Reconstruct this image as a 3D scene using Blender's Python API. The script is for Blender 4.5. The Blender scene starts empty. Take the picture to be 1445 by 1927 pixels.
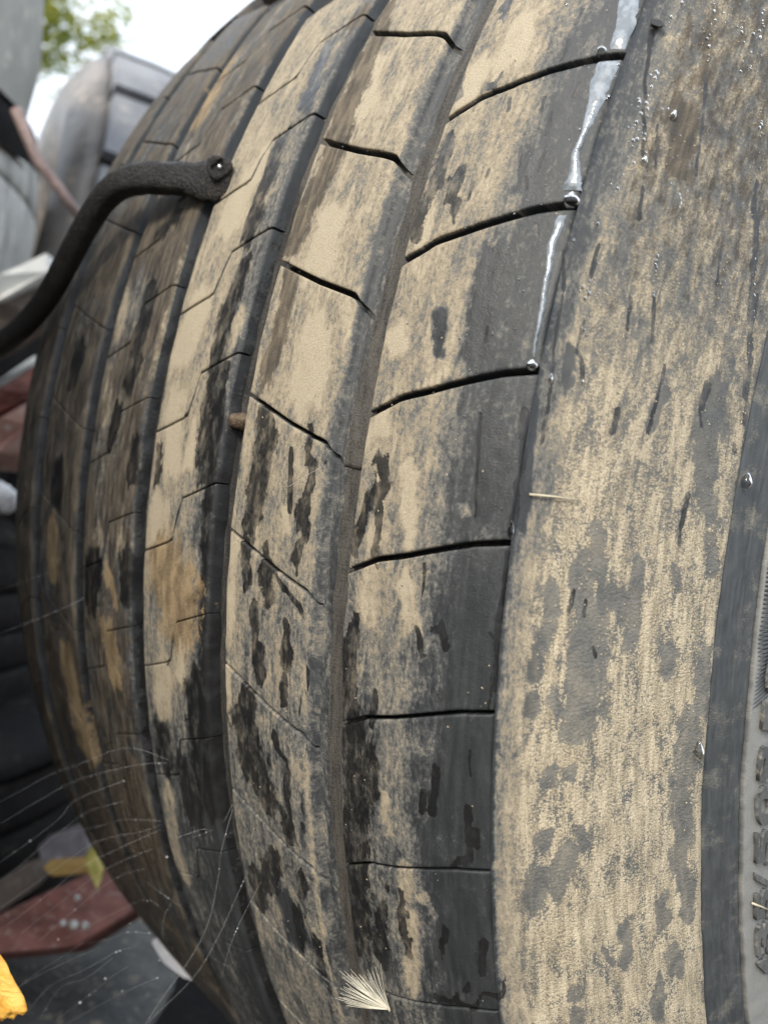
import bpy, bmesh, math, random
import numpy as np
from mathutils import Vector, Matrix
random.seed(7)
scene = bpy.context.scene
COL = scene.collection
ZC = 1.30                      # height of the worn tyre's axle line above the ground
RT = 0.465                     # tyre radius

# ------------------------------------------------------------------ camera
cam_d = bpy.data.cameras.new("camera")
cam = bpy.data.objects.new("camera", cam_d); COL.objects.link(cam)
cx, cf, cu = Vector((0.67066682, 0.72877281, 0.13818906)), Vector((-0.73285302, 0.67979633, -0.02834433)), Vector((-0.114597, -0.08226267, 0.99000019))
M = Matrix((cx, cu, -cf)).transposed().to_4x4()
M.translation = Vector((0.33733928, -0.63790929, ZC))
cam.matrix_world = M
cam_d.sensor_fit = 'HORIZONTAL'; cam_d.sensor_width = 36.0
cam_d.lens = 36.0 * 1629.40 / 1445.0
cam_d.clip_start = 0.01; cam_d.clip_end = 500
cam_d.dof.use_dof = True; cam_d.dof.focus_distance = 0.285
cam_d.dof.aperture_fstop = cam_d.lens / 3.2      # a phone's 3.2 mm pupil
scene.camera = cam

# ------------------------------------------------------------------ light
SUN_EL, SUN_AZ = math.radians(38), math.radians(165)   # azimuth clockwise from +Y
world = bpy.data.worlds.new("World"); scene.world = world; world.use_nodes = True
nt = world.node_tree; nt.nodes.clear()
wo = nt.nodes.new("ShaderNodeOutputWorld"); bg = nt.nodes.new("ShaderNodeBackground")
sky = nt.nodes.new("ShaderNodeTexSky"); sky.sky_type = 'NISHITA'; sky.sun_disc = False
sky.sun_elevation = SUN_EL; sky.sun_rotation = SUN_AZ
sky.air_density = 1.2; sky.dust_density = 4.0; sky.ozone_density = 0.8
ov = nt.nodes.new("ShaderNodeMix"); ov.data_type = 'RGBA'
ov.inputs[0].default_value = 0.72
nt.links.new(sky.outputs[0], ov.inputs[6]); ov.inputs[7].default_value = (8.7, 9.4, 10.2, 1)   # an even cloud sheet
nt.links.new(ov.outputs[2], bg.inputs[0]); bg.inputs[1].default_value = 0.095
nt.links.new(bg.outputs[0], wo.inputs[0])
sd = bpy.data.lights.new("sun", 'SUN'); sd.energy = 1.5; sd.angle = math.radians(14); sd.color = (1.0, 0.91, 0.76)
sun = bpy.data.objects.new("sun", sd); COL.objects.link(sun)
sdir = Vector((math.sin(SUN_AZ)*math.cos(SUN_EL), math.cos(SUN_AZ)*math.cos(SUN_EL), math.sin(SUN_EL)))
sun.rotation_euler = sdir.to_track_quat('Z', 'Y').to_euler()
scene.view_settings.view_transform = 'Standard'; scene.view_settings.look = 'None'
scene.view_settings.exposure = 1.22; scene.view_settings.gamma = 1.0
scene.cycles.max_bounces = 6; scene.cycles.caustics_reflective = False; scene.cycles.caustics_refractive = False

# ------------------------------------------------------------------ tables (tyre coordinates: s = metres across, u = metres round)
STAINS = [
('W',[(0.139,-0.1636,0.002),(0.1396,-0.1568,0.00197)]),
('W',[(0.1318,-0.1369,0.003),(0.1327,-0.1295,0.00296)]),
('W',[(0.1489,-0.1346,0.00218),(0.147,-0.1296,0.00223)]),
('W',[(0.1371,-0.1111,0.0033),(0.137,-0.1045,0.00329),(0.1379,-0.0968,0.00325),(0.1345,-0.089,0.00329),(0.134,-0.0817,0.00329)]),
('W',[(0.1462,-0.0982,0.00284),(0.1461,-0.0907,0.00283)]),
('W',[(0.1498,-0.0918,0.00186),(0.1495,-0.0849,0.00186)]),
('G',[(0.1701,-0.1019,0.00321),(0.1706,-0.0917,0.00318)]),
('G',[(0.1541,-0.0543,0.00269),(0.1555,-0.0438,0.00264)]),
('W',[(0.1416,-0.0054,0.00356),(0.145,-0.002,0.00304),(0.1416,0.004,0.00268),(0.135,0.0138,0.00326),(0.1344,0.0207,0.00234)]),
('W',[(0.1438,0.0071,0.00176),(0.1446,0.0118,0.00176),(0.1445,0.0213,0.00177)]),
('W',[(0.138,0.0447,0.00187),(0.1362,0.0551,0.00381),(0.1362,0.0652,0.00481),(0.137,0.073,0.00531)]),
('W',[(0.1478,0.0615,0.00131),(0.1476,0.0676,0.00132),(0.1471,0.0741,0.00134)]),
('W',[(0.147,0.0794,0.0018),(0.1468,0.0859,0.00274),(0.1462,0.0955,0.00372)]),
('W',[(0.1388,0.0781,0.00577),(0.1392,0.0884,0.00632),(0.1411,0.1,0.00683),(0.1387,0.1135,0.00659),(0.1379,0.1228,0.00621)]),
('W',[(0.1369,0.1318,0.00742),(0.1349,0.1467,0.00774),(0.1332,0.1571,0.00801)]),
('W',[(0.1491,0.1333,0.00285),(0.1483,0.1401,0.00293),(0.145,0.1557,0.00316)]),
('W',[(0.1574,0.1278,0.00167),(0.1575,0.1448,0.00171)]),
('W',[(0.1685,0.0377,0.00198),(0.1712,0.0422,0.00192)]),
('W',[(0.1626,0.0417,0.00177),(0.1646,0.0464,0.00173)]),
('W',[(0.1709,0.0811,0.00133),(0.1688,0.0949,0.00138)]),
('W',[(0.1665,0.0891,0.00123),(0.1658,0.0952,0.00125)]),
('W',[(0.1804,0.0917,0.00106),(0.1803,0.1066,0.00108)]),
('W',[(0.1765,0.1087,0.00209),(0.18,0.1079,0.00201)]),
('W',[(0.1825,0.0972,0.00134),(0.1828,0.1026,0.00135)]),
('W',[(0.1804,0.0904,0.00091),(0.1798,0.0947,0.00092)]),
('W',[(0.1673,0.1598,0.00155),(0.1731,0.1586,0.00197),(0.179,0.1573,0.00184),(0.1856,0.1532,0.00126),(0.189,0.149,0.00109)]),
('G',[(0.1753,0.1292,0.00419),(0.1745,0.1424,0.00431)]),
('W',[(0.1723,0.1316,0.00156),(0.1713,0.1414,0.0016)]),
('W',[(0.1838,0.1334,0.00138),(0.1823,0.1453,0.00143)]),
('G',[(0.1793,0.0238,0.00379),(0.1792,0.0393,0.00383),(0.1789,0.055,0.00388)]),
('G',[(0.1811,0.0705,0.00443),(0.1815,0.0867,0.00448)]),
('G',[(0.1767,-0.0218,0.00324),(0.1795,0.0008,0.00317)]),
('G',[(0.1665,-0.0733,0.00463),(0.1681,-0.0459,0.00452)]),
('W',[(0.1849,-0.0273,0.00122),(0.1862,-0.0153,0.00101),(0.1861,-0.0077,0.00085),(0.1864,0.0013,0.00088),(0.1864,0.0081,0.00119)]),
('W',[(0.1859,0.0142,0.00045),(0.1864,0.0272,0.00059),(0.1855,0.035,0.00083),(0.1856,0.0458,0.0007),(0.1854,0.0521,0.00098)]),
('W',[(0.1835,0.0377,0.00056),(0.185,0.0389,0.00056)]),
('W',[(0.1848,0.0522,0.00042),(0.1853,0.0592,0.00042)]),
('W',[(0.1691,-0.1552,0.00051),(0.169,-0.1482,0.0005)]),
('W',[(0.1686,-0.1433,0.0005),(0.1694,-0.1355,0.0005)]),
('W',[(0.1681,-0.1225,0.0005),(0.1689,-0.1107,0.00049)]),
('W',[(0.1716,-0.1169,0.00048),(0.1721,-0.1107,0.00047)]),
('W',[(0.1656,-0.1065,0.00051),(0.1663,-0.0994,0.0005)]),
('W',[(0.1732,-0.1063,0.00047),(0.1732,-0.0976,0.00046)]),
('W',[(0.1702,-0.0959,0.00048),(0.1711,-0.0917,0.00047)]),
('W',[(0.1528,-0.096,0.0006),(0.1533,-0.0906,0.00059)]),
('W',[(0.1572,-0.0991,0.00056),(0.1571,-0.0964,0.00056)]),
('W',[(0.1769,-0.0818,0.00044),(0.1776,-0.0777,0.00044)]),
('W',[(0.1745,-0.0784,0.00045),(0.1746,-0.076,0.00045)]),
('W',[(0.1701,-0.05,0.00047),(0.1704,-0.046,0.00047)]),
('W',[(0.1732,-0.0244,0.00046),(0.1763,0.0051,0.00045)]),
('W',[(0.1627,0.0203,0.00052),(0.1633,0.0297,0.00052)]),
('W',[(0.1801,0.0723,0.00045),(0.1804,0.0808,0.00045)]),
('W',[(0.1565,-0.1237,0.00058),(0.1575,-0.1198,0.00057)]),
('W',[(0.1685,-0.1318,0.0005),(0.1692,-0.1271,0.00049)]),
('W',[(0.1763,-0.1268,0.00046),(0.1765,-0.1223,0.00045)]),
('D',[(0.1507,-0.0321,0.0006),(0.1509,-0.0286,0.0006)]),
('D',[(0.1532,-0.0334,0.00058),(0.1534,-0.0298,0.00058)]),
('D',[(0.1554,-0.0344,0.00056),(0.1557,-0.0309,0.00056)]),
('D',[(0.1578,-0.0357,0.00055),(0.158,-0.0322,0.00055)]),
('D',[(0.16,-0.0369,0.00053),(0.1603,-0.0334,0.00053)]),
('D',[(0.1616,-0.0378,0.00052),(0.1618,-0.0343,0.00052)]),
('D',[(0.172,0.0019,0.0014),(0.1736,0.0047,0.00138)]),
('D',[(0.1419,0.0007,0.002),(0.1448,0.0094,0.00197)]),
('D',[(0.1589,0.1179,0.00282),(0.1592,0.129,0.00286)]),
('D',[(0.1641,0.1261,0.0019),(0.1686,0.1263,0.0018)]),
('D',[(0.1605,0.136,0.00284),(0.1581,0.1591,0.00306)]),
('D',[(0.1526,0.0951,0.00212),(0.1523,0.1058,0.00216)]),
('D',[(0.1529,-0.0068,0.00234),(0.156,0.0119,0.00226)]),
('D',[(0.1423,0.0187,0.00313),(0.1459,0.0133,0.00302)]),
('D',[(0.135,-0.0488,0.00369),(0.1404,-0.042,0.00357)]),
('D',[(0.1492,-0.156,0.00536),(0.1509,-0.1392,0.00511)]),
('D',[(0.138,-0.1404,0.00389),(0.1384,-0.1262,0.00381)]),
('D',[(0.1373,-0.08,0.00368),(0.137,-0.0871,0.00371)]),
('D',[(0.1335,-0.0151,0.00325),(0.1396,-0.0188,0.00314)]),
('D',[(0.143,0.0235,0.00357),(0.1427,0.04,0.00362)]),
('D',[(0.1558,0.0246,0.00305),(0.1612,0.0396,0.00287)]),
('B',[(0.0683,-0.192,0.00554),(0.0756,-0.1707,0.00578),(0.075,-0.1595,0.00639),(0.0775,-0.1462,0.00754),(0.0769,-0.1335,0.00809),(0.0801,-0.1129,0.00712),(0.0764,-0.1009,0.00652),(0.073,-0.0846,0.00656)]),
('B',[(0.0777,-0.071,0.00508),(0.0793,-0.057,0.00501),(0.0791,-0.044,0.00562),(0.0766,-0.0338,0.00632)]),
('W',[(0.0804,-0.0214,0.00434),(0.0826,-0.0158,0.00613),(0.0839,-0.0084,0.00671),(0.0831,0.0046,0.00676),(0.0826,0.0144,0.00557),(0.0797,0.0196,0.00441)]),
('W',[(0.1056,-0.0136,0.00135),(0.1077,-0.0047,0.00161),(0.1102,0.0003,0.00212),(0.1101,0.0066,0.00186),(0.1117,0.0156,0.00185),(0.1084,0.0243,0.00244),(0.1076,0.03,0.00191)]),
('W',[(0.114,-0.0041,0.00182),(0.1107,-0.0012,0.00185)]),
('W',[(0.107,0.0092,0.00244),(0.1082,0.016,0.00243)]),
('W',[(0.0987,-0.0085,0.00141),(0.1005,0.0031,0.0014),(0.1017,0.0122,0.0014)]),
('W',[(0.0781,0.0261,0.00255),(0.0817,0.0391,0.00253)]),
('W',[(0.0906,0.0318,0.0039),(0.094,0.0442,0.00386)]),
('W',[(0.0969,0.0341,0.00116),(0.1027,0.0393,0.00113),(0.1105,0.0434,0.00109),(0.1142,0.0484,0.00107),(0.115,0.0527,0.00107),(0.1146,0.0651,0.00108),(0.1129,0.0799,0.00111)]),
('W',[(0.0884,0.0614,0.00405),(0.0914,0.0708,0.00403)]),
('W',[(0.0861,0.0495,0.00249),(0.0872,0.0569,0.0025)]),
('W',[(0.1057,0.0538,0.0031),(0.1051,0.065,0.00314)]),
('W',[(0.104,0.0699,0.00202),(0.1032,0.0777,0.00205)]),
('W',[(0.0834,0.0819,0.00525),(0.0808,0.0937,0.0088),(0.0854,0.1062,0.00876),(0.0914,0.1182,0.00733)]),
('W',[(0.0992,0.0925,0.00183),(0.1056,0.0994,0.00179),(0.1045,0.1134,0.00184),(0.107,0.1262,0.00186)]),
('W',[(0.1132,0.1014,0.00172),(0.1124,0.1178,0.00178)]),
('W',[(0.1007,0.1178,0.00253),(0.1037,0.1291,0.00254)]),
('W',[(0.0918,0.1426,0.00524),(0.0866,0.1531,0.00553)]),
('W',[(0.103,0.1557,0.00305),(0.1012,0.1745,0.00324)]),
('W',[(0.1082,0.143,0.00255),(0.1071,0.149,0.00261)]),
('W',[(0.0781,0.1535,0.00464),(0.0776,0.1681,0.00484)]),
('G',[(0.0965,0.1586,0.00708),(0.0997,0.1711,0.00719)]),
('W',[(0.1122,0.169,0.00333),(0.1114,0.1837,0.00349)]),
('D',[(0.1216,-0.108,0.00205),(0.1205,-0.0909,0.00204),(0.1205,-0.0607,0.00201),(0.1198,-0.0351,0.002),(0.1184,-0.0124,0.00202),(0.1174,0.0102,0.00205),(0.1177,0.031,0.00207),(0.1195,0.0517,0.00208),(0.1205,0.0748,0.00212),(0.1201,0.0971,0.00219),(0.1189,0.1269,0.00232),(0.1202,0.1579,0.00247),(0.1219,0.1869,0.00265)]),
('D',[(0.0642,-0.015,0.00337),(0.0655,0.0006,0.00336),(0.0664,0.0161,0.00337)]),
('D',[(0.0705,0.0291,0.00466),(0.0698,0.0468,0.00474),(0.0693,0.0627,0.00483)]),
('D',[(0.0693,0.0768,0.00316),(0.0694,0.0911,0.00322)]),
('D',[(0.0805,-0.1564,0.00548),(0.0869,-0.1337,0.00511)]),
('D',[(0.0914,-0.0886,0.00656),(0.0915,-0.0748,0.0065)]),
('D',[(0.0993,-0.0459,0.00729),(0.1008,-0.0276,0.00722)]),
('D',[(0.0988,0.0123,0.00198),(0.1009,0.0193,0.00197)]),
('W',[(0.0421,-0.1791,0.00441),(0.0445,-0.1625,0.00504),(0.0468,-0.1473,0.00525)]),
('W',[(0.0399,-0.1338,0.0041),(0.0417,-0.1156,0.00476),(0.0411,-0.1014,0.0047),(0.0428,-0.0902,0.00539)]),
('W',[(0.046,-0.0795,0.00376),(0.0455,-0.069,0.00449),(0.0422,-0.0577,0.00531),(0.0421,-0.0471,0.00529),(0.0428,-0.0367,0.00489)]),
('W',[(0.0451,-0.0336,0.00595),(0.0461,-0.0264,0.00814),(0.0472,-0.0183,0.0081),(0.0467,-0.0071,0.00814),(0.0462,-0.0003,0.00669)]),
('W',[(0.0563,0.0113,0.00425),(0.0522,0.0207,0.0051),(0.0557,0.0287,0.00575),(0.0589,0.0368,0.00498)]),
('W',[(0.0119,-0.0026,0.00309),(0.0126,0.0108,0.00309)]),
('W',[(0.0595,0.0427,0.0057),(0.0587,0.0569,0.0058)]),
('M',[(0.0249,0.0443,0.01706),(0.0343,0.0512,0.01884),(0.0356,0.0616,0.01645)]),
('D',[(0.0237,0.0873,0.00722),(0.0203,0.1017,0.00752)]),
('D',[(0.0397,0.0692,0.00486),(0.0373,0.0828,0.00502)]),
('W',[(0.0184,0.1154,0.00681),(0.0178,0.1301,0.00705)]),
('W',[(0.0475,0.0866,0.00798),(0.047,0.1064,0.00826)]),
('W',[(0.0489,0.1193,0.00838),(0.0533,0.1361,0.00848)]),
('D',[(0.0169,0.1429,0.00469),(0.0127,0.1683,0.00515),(0.0138,0.1844,0.00541)]),
('W',[(0.0348,0.1289,0.00736),(0.0361,0.1478,0.00764)]),
('D',[(0.0509,-0.0552,0.0029),(0.0517,-0.0469,0.00288)]),
('D',[(0.0166,0.0217,0.00698),(0.0161,0.0326,0.00705)]),
('D',[(0.0182,-0.0216,0.00596),(0.0236,0.0039,0.00584)]),
('D',[(0.0271,-0.1181,0.00858),(0.0252,-0.1016,0.00851)]),
('D',[(0.0206,-0.0654,0.00764),(0.0151,-0.0456,0.0078)]),
('D',[(0.0364,-0.0095,0.0035),(0.0338,0.0031,0.00357)]),
('B',[(0.0589,-0.1929,0.00835),(0.0554,-0.1885,0.00842)]),
('W',[(0.0498,-0.0367,0.0029),(0.0521,-0.0144,0.00395),(0.0536,0.0055,0.0043),(0.0552,0.0253,0.00431),(0.0554,0.0454,0.00438),(0.0553,0.0658,0.0041),(0.0559,0.0865,0.0042),(0.0569,0.1077,0.00393),(0.0595,0.1336,0.00408)]),
('D',[(-0.0093,-0.0913,0.00301),(-0.0066,-0.079,0.00294),(-0.0065,-0.0671,0.00292),(-0.0059,-0.0522,0.00289),(-0.004,-0.0347,0.00285)]),
('W',[(-0.0267,-0.0725,0.00593),(-0.0256,-0.0589,0.00585),(-0.0257,-0.0492,0.00584)]),
('W',[(-0.0222,-0.0388,0.0052),(-0.0266,-0.0286,0.00531)]),
('W',[(-0.0105,-0.0044,0.00443),(-0.0113,0.0109,0.00448)]),
('W',[(-0.0438,0.0543,0.00967),(-0.0455,0.067,0.0099)]),
('D',[(-0.0192,0.0351,0.00368),(-0.0163,0.0417,0.00365)]),
('D',[(-0.0486,0.0389,0.00548),(-0.0396,0.0389,0.00524)]),
('W',[(-0.0371,-0.1005,0.00523),(-0.0263,-0.1068,0.00499)]),
('W',[(-0.0331,-0.018,0.00494),(-0.0343,-0.006,0.00498)]),
('D',[(-0.0547,-0.0709,0.00617),(-0.051,-0.0552,0.00601)]),
('D',[(-0.0479,-0.03,0.00471),(-0.0465,-0.0128,0.00469)]),
('M',[(-0.0577,-0.1996,0.01127),(-0.0515,-0.1703,0.00992)]),
('W',[(-0.0086,0.0474,0.00706),(-0.009,0.059,0.00717)]),
('M',[(-0.0296,0.0556,0.00451),(-0.0212,0.066,0.00439)]),
('M',[(-0.0303,0.0801,0.00819),(-0.0242,0.0985,0.00819)]),
('D',[(-0.0699,-0.0046,0.00394),(-0.0703,0.0287,0.00402),(-0.0732,0.0505,0.00416),(-0.0717,0.0675,0.00422),(-0.064,0.0982,0.00427)]),
('W',[(-0.0947,0.0133,0.00747),(-0.0947,0.0262,0.00753)]),
('W',[(-0.0923,-0.0464,0.00806),(-0.0932,-0.0356,0.00807)]),
('M',[(-0.0981,0.0454,0.00935),(-0.0959,0.0615,0.00943)]),
('M',[(-0.0844,0.1088,0.01127),(-0.0768,0.153,0.0122)]),
('G',[(0.2138,0.032,0.00521),(0.2135,0.0394,0.00591),(0.2139,0.0453,0.00664),(0.2141,0.0537,0.00667),(0.2131,0.0617,0.00592),(0.2115,0.0681,0.00478)]),
('G',[(0.2087,0.0128,0.00261),(0.2097,0.0224,0.00262),(0.2116,0.0304,0.00265)]),
('G',[(0.2182,0.0211,0.00368),(0.2236,0.0277,0.00375)]),
('G',[(0.2,0.023,0.00325),(0.2015,0.0277,0.00322)]),
('G',[(0.2005,0.0341,0.00226),(0.1997,0.0388,0.00228)]),
('G',[(0.1982,0.0436,0.00233),(0.1989,0.0471,0.00231)]),
('G',[(0.1984,0.0556,0.0015),(0.1978,0.0597,0.00152)]),
('G',[(0.2036,0.0563,0.00196),(0.2052,0.0583,0.00197)]),
('G',[(0.2273,0.0121,0.00151),(0.2285,0.0265,0.00152),(0.2276,0.0396,0.00152)]),
('G',[(0.2145,0.013,0.00158),(0.2148,0.0171,0.00159)]),
('G',[(0.2415,0.0119,0.00186),(0.2443,0.0191,0.00188)]),
('G',[(0.2582,0.0441,0.00271),(0.2585,0.0618,0.00363),(0.2534,0.0755,0.00444),(0.2534,0.0881,0.00445),(0.2522,0.1,0.00443),(0.2549,0.1114,0.00451),(0.2518,0.1219,0.00399),(0.2541,0.1341,0.00316),(0.2573,0.1513,0.00275)]),
('G',[(0.2437,0.0404,0.00294),(0.2438,0.0488,0.00294)]),
('G',[(0.2013,0.1102,0.00368),(0.2024,0.1148,0.0047),(0.2005,0.12,0.00442)]),
('G',[(0.2094,0.1128,0.00372),(0.2068,0.1197,0.00372)]),
('G',[(0.2115,0.1068,0.00308),(0.2077,0.1088,0.00303)]),
('G',[(0.2149,0.1002,0.00128),(0.2156,0.1049,0.00131)]),
('G',[(0.2043,0.0991,0.0015),(0.2026,0.102,0.0015)]),
('G',[(0.2049,0.0788,0.00132),(0.2046,0.0835,0.00133)]),
('G',[(0.2107,0.079,0.00117),(0.2115,0.0817,0.00118)]),
('G',[(0.2241,0.1488,0.00174),(0.2248,0.152,0.00175)]),
('G',[(0.211,0.1577,0.00138),(0.2116,0.1607,0.00139)]),
('G',[(0.2305,0.1421,0.00236),(0.2311,0.1533,0.00238)]),
('G',[(0.2453,0.1359,0.00301),(0.2462,0.1477,0.00302)]),
('G',[(0.249,0.1634,0.00305),(0.2515,0.1724,0.00311)]),
('G',[(0.2429,0.1743,0.00256),(0.2411,0.187,0.00255)]),
('G',[(0.2122,0.1668,0.00157),(0.2115,0.1712,0.00157)]),
('G',[(0.247,-0.0531,0.0029),(0.2472,-0.0427,0.005),(0.2468,-0.0341,0.00541),(0.2466,-0.0255,0.00459),(0.2495,-0.0131,0.00339),(0.2529,-0.0042,0.00261)]),
('G',[(0.2539,0.0014,0.00264),(0.2566,0.0147,0.00268)]),
('G',[(0.1848,-0.0726,0.00123),(0.1847,-0.0599,0.00123),(0.1851,-0.0474,0.00122)]),
('G',[(0.1863,-0.0323,0.00108),(0.1876,-0.0188,0.0015),(0.1886,-0.0036,0.00151),(0.1892,0.0055,0.00151)]),
('G',[(0.1944,-0.048,0.002),(0.1951,-0.0371,0.002)]),
('G',[(0.2271,-0.0422,0.00186),(0.2236,-0.0309,0.00184)]),
('G',[(0.2116,0.0044,0.00147),(0.2139,0.0115,0.00155)]),
('B',[(0.2095,-0.1317,0.00475),(0.2113,-0.1231,0.00586),(0.2127,-0.1126,0.00495)]),
('B',[(0.2098,-0.1539,0.00252),(0.2124,-0.1434,0.00258)]),
('W',[(0.1861,-0.0744,0.0004),(0.1876,-0.0623,0.00066)]),
('W',[(0.188,-0.0608,0.0005),(0.1898,-0.0384,0.0005)]),
('W',[(0.1959,-0.079,0.0005),(0.1959,-0.0683,0.0005)]),
('W',[(0.1968,-0.0564,0.0004),(0.1965,-0.0468,0.0004)]),
('W',[(0.1985,-0.0457,0.00048),(0.1997,-0.0381,0.00047)]),
('W',[(0.2168,-0.0699,0.0004),(0.2191,-0.0552,0.0004)]),
('W',[(0.2093,-0.0671,0.0004),(0.2102,-0.0573,0.0004)]),
('W',[(0.2255,-0.0504,0.0004),(0.2248,-0.0363,0.0004)]),
('W',[(0.2248,-0.0363,0.0004),(0.2232,-0.0282,0.0004)]),
('W',[(0.2423,-0.0505,0.00082),(0.2411,-0.0409,0.00081)]),
('W',[(0.2411,-0.0409,0.00041),(0.2427,-0.0358,0.00041)]),
('W',[(0.212,-0.033,0.00065),(0.2114,-0.0256,0.00065)]),
('W',[(0.2426,-0.0119,0.00062),(0.2419,-0.0018,0.00062)]),
('W',[(0.2419,-0.0018,0.00041),(0.242,0.0046,0.00041)]),
('W',[(0.2071,0.0226,0.0004),(0.2067,0.0306,0.0004)]),
('W',[(0.2111,0.0255,0.0004),(0.2112,0.0313,0.0004)]),
('W',[(0.2156,0.04,0.0004),(0.2169,0.0437,0.0004)]),
('W',[(0.2042,-0.1011,0.0004),(0.2057,-0.0895,0.0004)]),
('W',[(0.2032,-0.1223,0.0004),(0.2063,-0.1075,0.0004)]),
('W',[(0.2126,-0.1456,0.0004),(0.2197,-0.1129,0.0004)]),
('W',[(0.1905,-0.0346,0.0004),(0.1913,-0.0178,0.0004)]),
('W',[(0.2352,-0.0948,0.0004),(0.2377,-0.0788,0.0004)]),
('W',[(0.2418,-0.1272,0.00099),(0.248,-0.0998,0.00123),(0.2524,-0.0858,0.0017),(0.2554,-0.071,0.00152),(0.2591,-0.0524,0.00133),(0.2628,-0.0335,0.00135),(0.264,-0.0257,0.00182)]),
('W',[(0.2576,-0.0321,0.00067),(0.2587,-0.0295,0.00067)]),
('W',[(0.1921,-0.1482,0.00083),(0.1927,-0.1436,0.00066),(0.1949,-0.133,0.0005),(0.2016,-0.1105,0.00047)]),
]
WATER_RUNS = [[(0.1782, -0.1601, 0.1843, -0.1601), (0.1793, -0.1576, 0.1848, -0.1577), (0.1809, -0.1486, 0.1862, -0.1488), (0.1817, -0.1396, 0.186, -0.1398)],
  [(0.1801, -0.135, 0.1859, -0.1358), (0.1798, -0.1287, 0.1855, -0.1289), (0.1807, -0.122, 0.185, -0.1222), (0.1815, -0.1159, 0.1845, -0.1161), (0.1817, -0.1098, 0.1833, -0.1099), (0.1809, -0.1044, 0.1831, -0.1045), (0.1817, -0.0972, 0.1851, -0.0975), (0.1814, -0.0924, 0.1865, -0.0927)],
  [(0.1821, -0.0846, 0.1845, -0.0848), (0.1815, -0.0761, 0.1836, -0.0762), (0.1821, -0.0688, 0.1839, -0.069), (0.1829, -0.0606, 0.1845, -0.0608), (0.1832, -0.055, 0.1848, -0.0552), (0.1837, -0.0472, 0.1847, -0.0473), (0.1841, -0.0423, 0.1848, -0.0424)]]
DROPS = [
('big drop of water hanging at the outer end of the second sipe cut', 0.1845, -0.0896, 0.00272, 0.00244),
('round drop of water at the outer end of the third sipe cut', 0.1845, -0.0402, 0.00189, 0.00181),
('long clear drop of water at the outer end of the fourth sipe cut', 0.1862, 0.0071, 0.00082, 0.00271),
('drop of water ending a thin dark trickle beside the third sipe cut', 0.1899, -0.0373, 0.001, 0.00179),
('clear drop of water low on the dark trickle along the tread edge', 0.1854, 0.0502, 0.00048, 0.00216),
('drop of water ending the dark trickle near the sidewall ridge', 0.2652, -0.021, 0.00185, 0.0029),
('lone teardrop of water on the dark ridge line below the sandy shoulder', 0.2585, 0.0811, 0.00183, 0.00318),
('small drop of water on the upper sandy shoulder', 0.2066, -0.1269, 0.0011, 0.00208),
('lumpy drop of water ending a beaded trickle on the upper sandy shoulder', 0.2022, -0.1086, 0.00125, 0.00186),
('dark drop of water at the outer end of the uppermost sipe cut', 0.18, -0.1388, 0.00175, 0.00189),
('tiny drop of water ending a short streak on the sandy shoulder', 0.2, -0.0384, 0.00063, 0.0009),
]
BEAD_ROWS = [(0.1909, -0.1447, 0.1956, -0.1352), (0.1956, -0.1352, 0.2018, -0.1106), (0.1949, -0.1586, 0.1974, -0.1496), (0.1974, -0.1639, 0.2028, -0.1451), (0.2022, -0.1311, 0.2046, -0.125), (0.2106, -0.1284, 0.213, -0.1146), (0.2088, -0.1595, 0.2121, -0.1473), (0.2079, -0.1675, 0.2093, -0.1621), (0.2114, -0.1691, 0.2137, -0.161), (0.2178, -0.1713, 0.2237, -0.1542), (0.2223, -0.1709, 0.2272, -0.1549), (0.2223, -0.1826, 0.2383, -0.1397), (0.185, -0.1252, 0.1886, -0.1151), (0.1858, -0.1345, 0.1857, -0.1271), (0.1855, -0.0973, 0.1856, -0.0907), (0.1867, -0.0798, 0.189, -0.061), (0.2488, -0.1002, 0.2561, -0.0754), (0.2148, -0.11, 0.218, -0.0952), (0.2138, -0.0825, 0.2163, -0.0697), (0.2115, -0.1083, 0.2141, -0.0968)]
STRAW = [(0.1895, -0.0037), (0.198, -0.0041), (0.2054, -0.0041)]
TWIG = [(0.2856, 0.1607), (0.2901, 0.1658), (0.2952, 0.172)]
SEED_BASE = (0.1474, 0.175)
SEED_TIPS = [(0.122, 0.1845), (0.1247, 0.1781), (0.1282, 0.1718), (0.1306, 0.1666), (0.1334, 0.1673), (0.1372, 0.1662), (0.1422, 0.1608), (0.1446, 0.1582), (0.1248, 0.1808)]
FLAP = (0.1917, -0.1514)
PEBBLE = (0.0623, -0.0168)
WEAR_BAR = [(0.1216, -0.0049), (0.1305, -0.0051)]
LETTERS = [('4', 0.4506, 0.425), ('3', 0.425, 0.384), ('5', 0.3816, 0.3444), ('/', 0.3444, 0.3239), ('5', 0.3181, 0.2782), ('0', 0.2738, 0.2327), ('R', 0.2278, 0.1802), ('1', 0.1771, 0.1505), ('9', 0.1416, 0.1025), ('.', 0.0926, 0.0856), ('5', 0.0807, 0.0435)]

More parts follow.
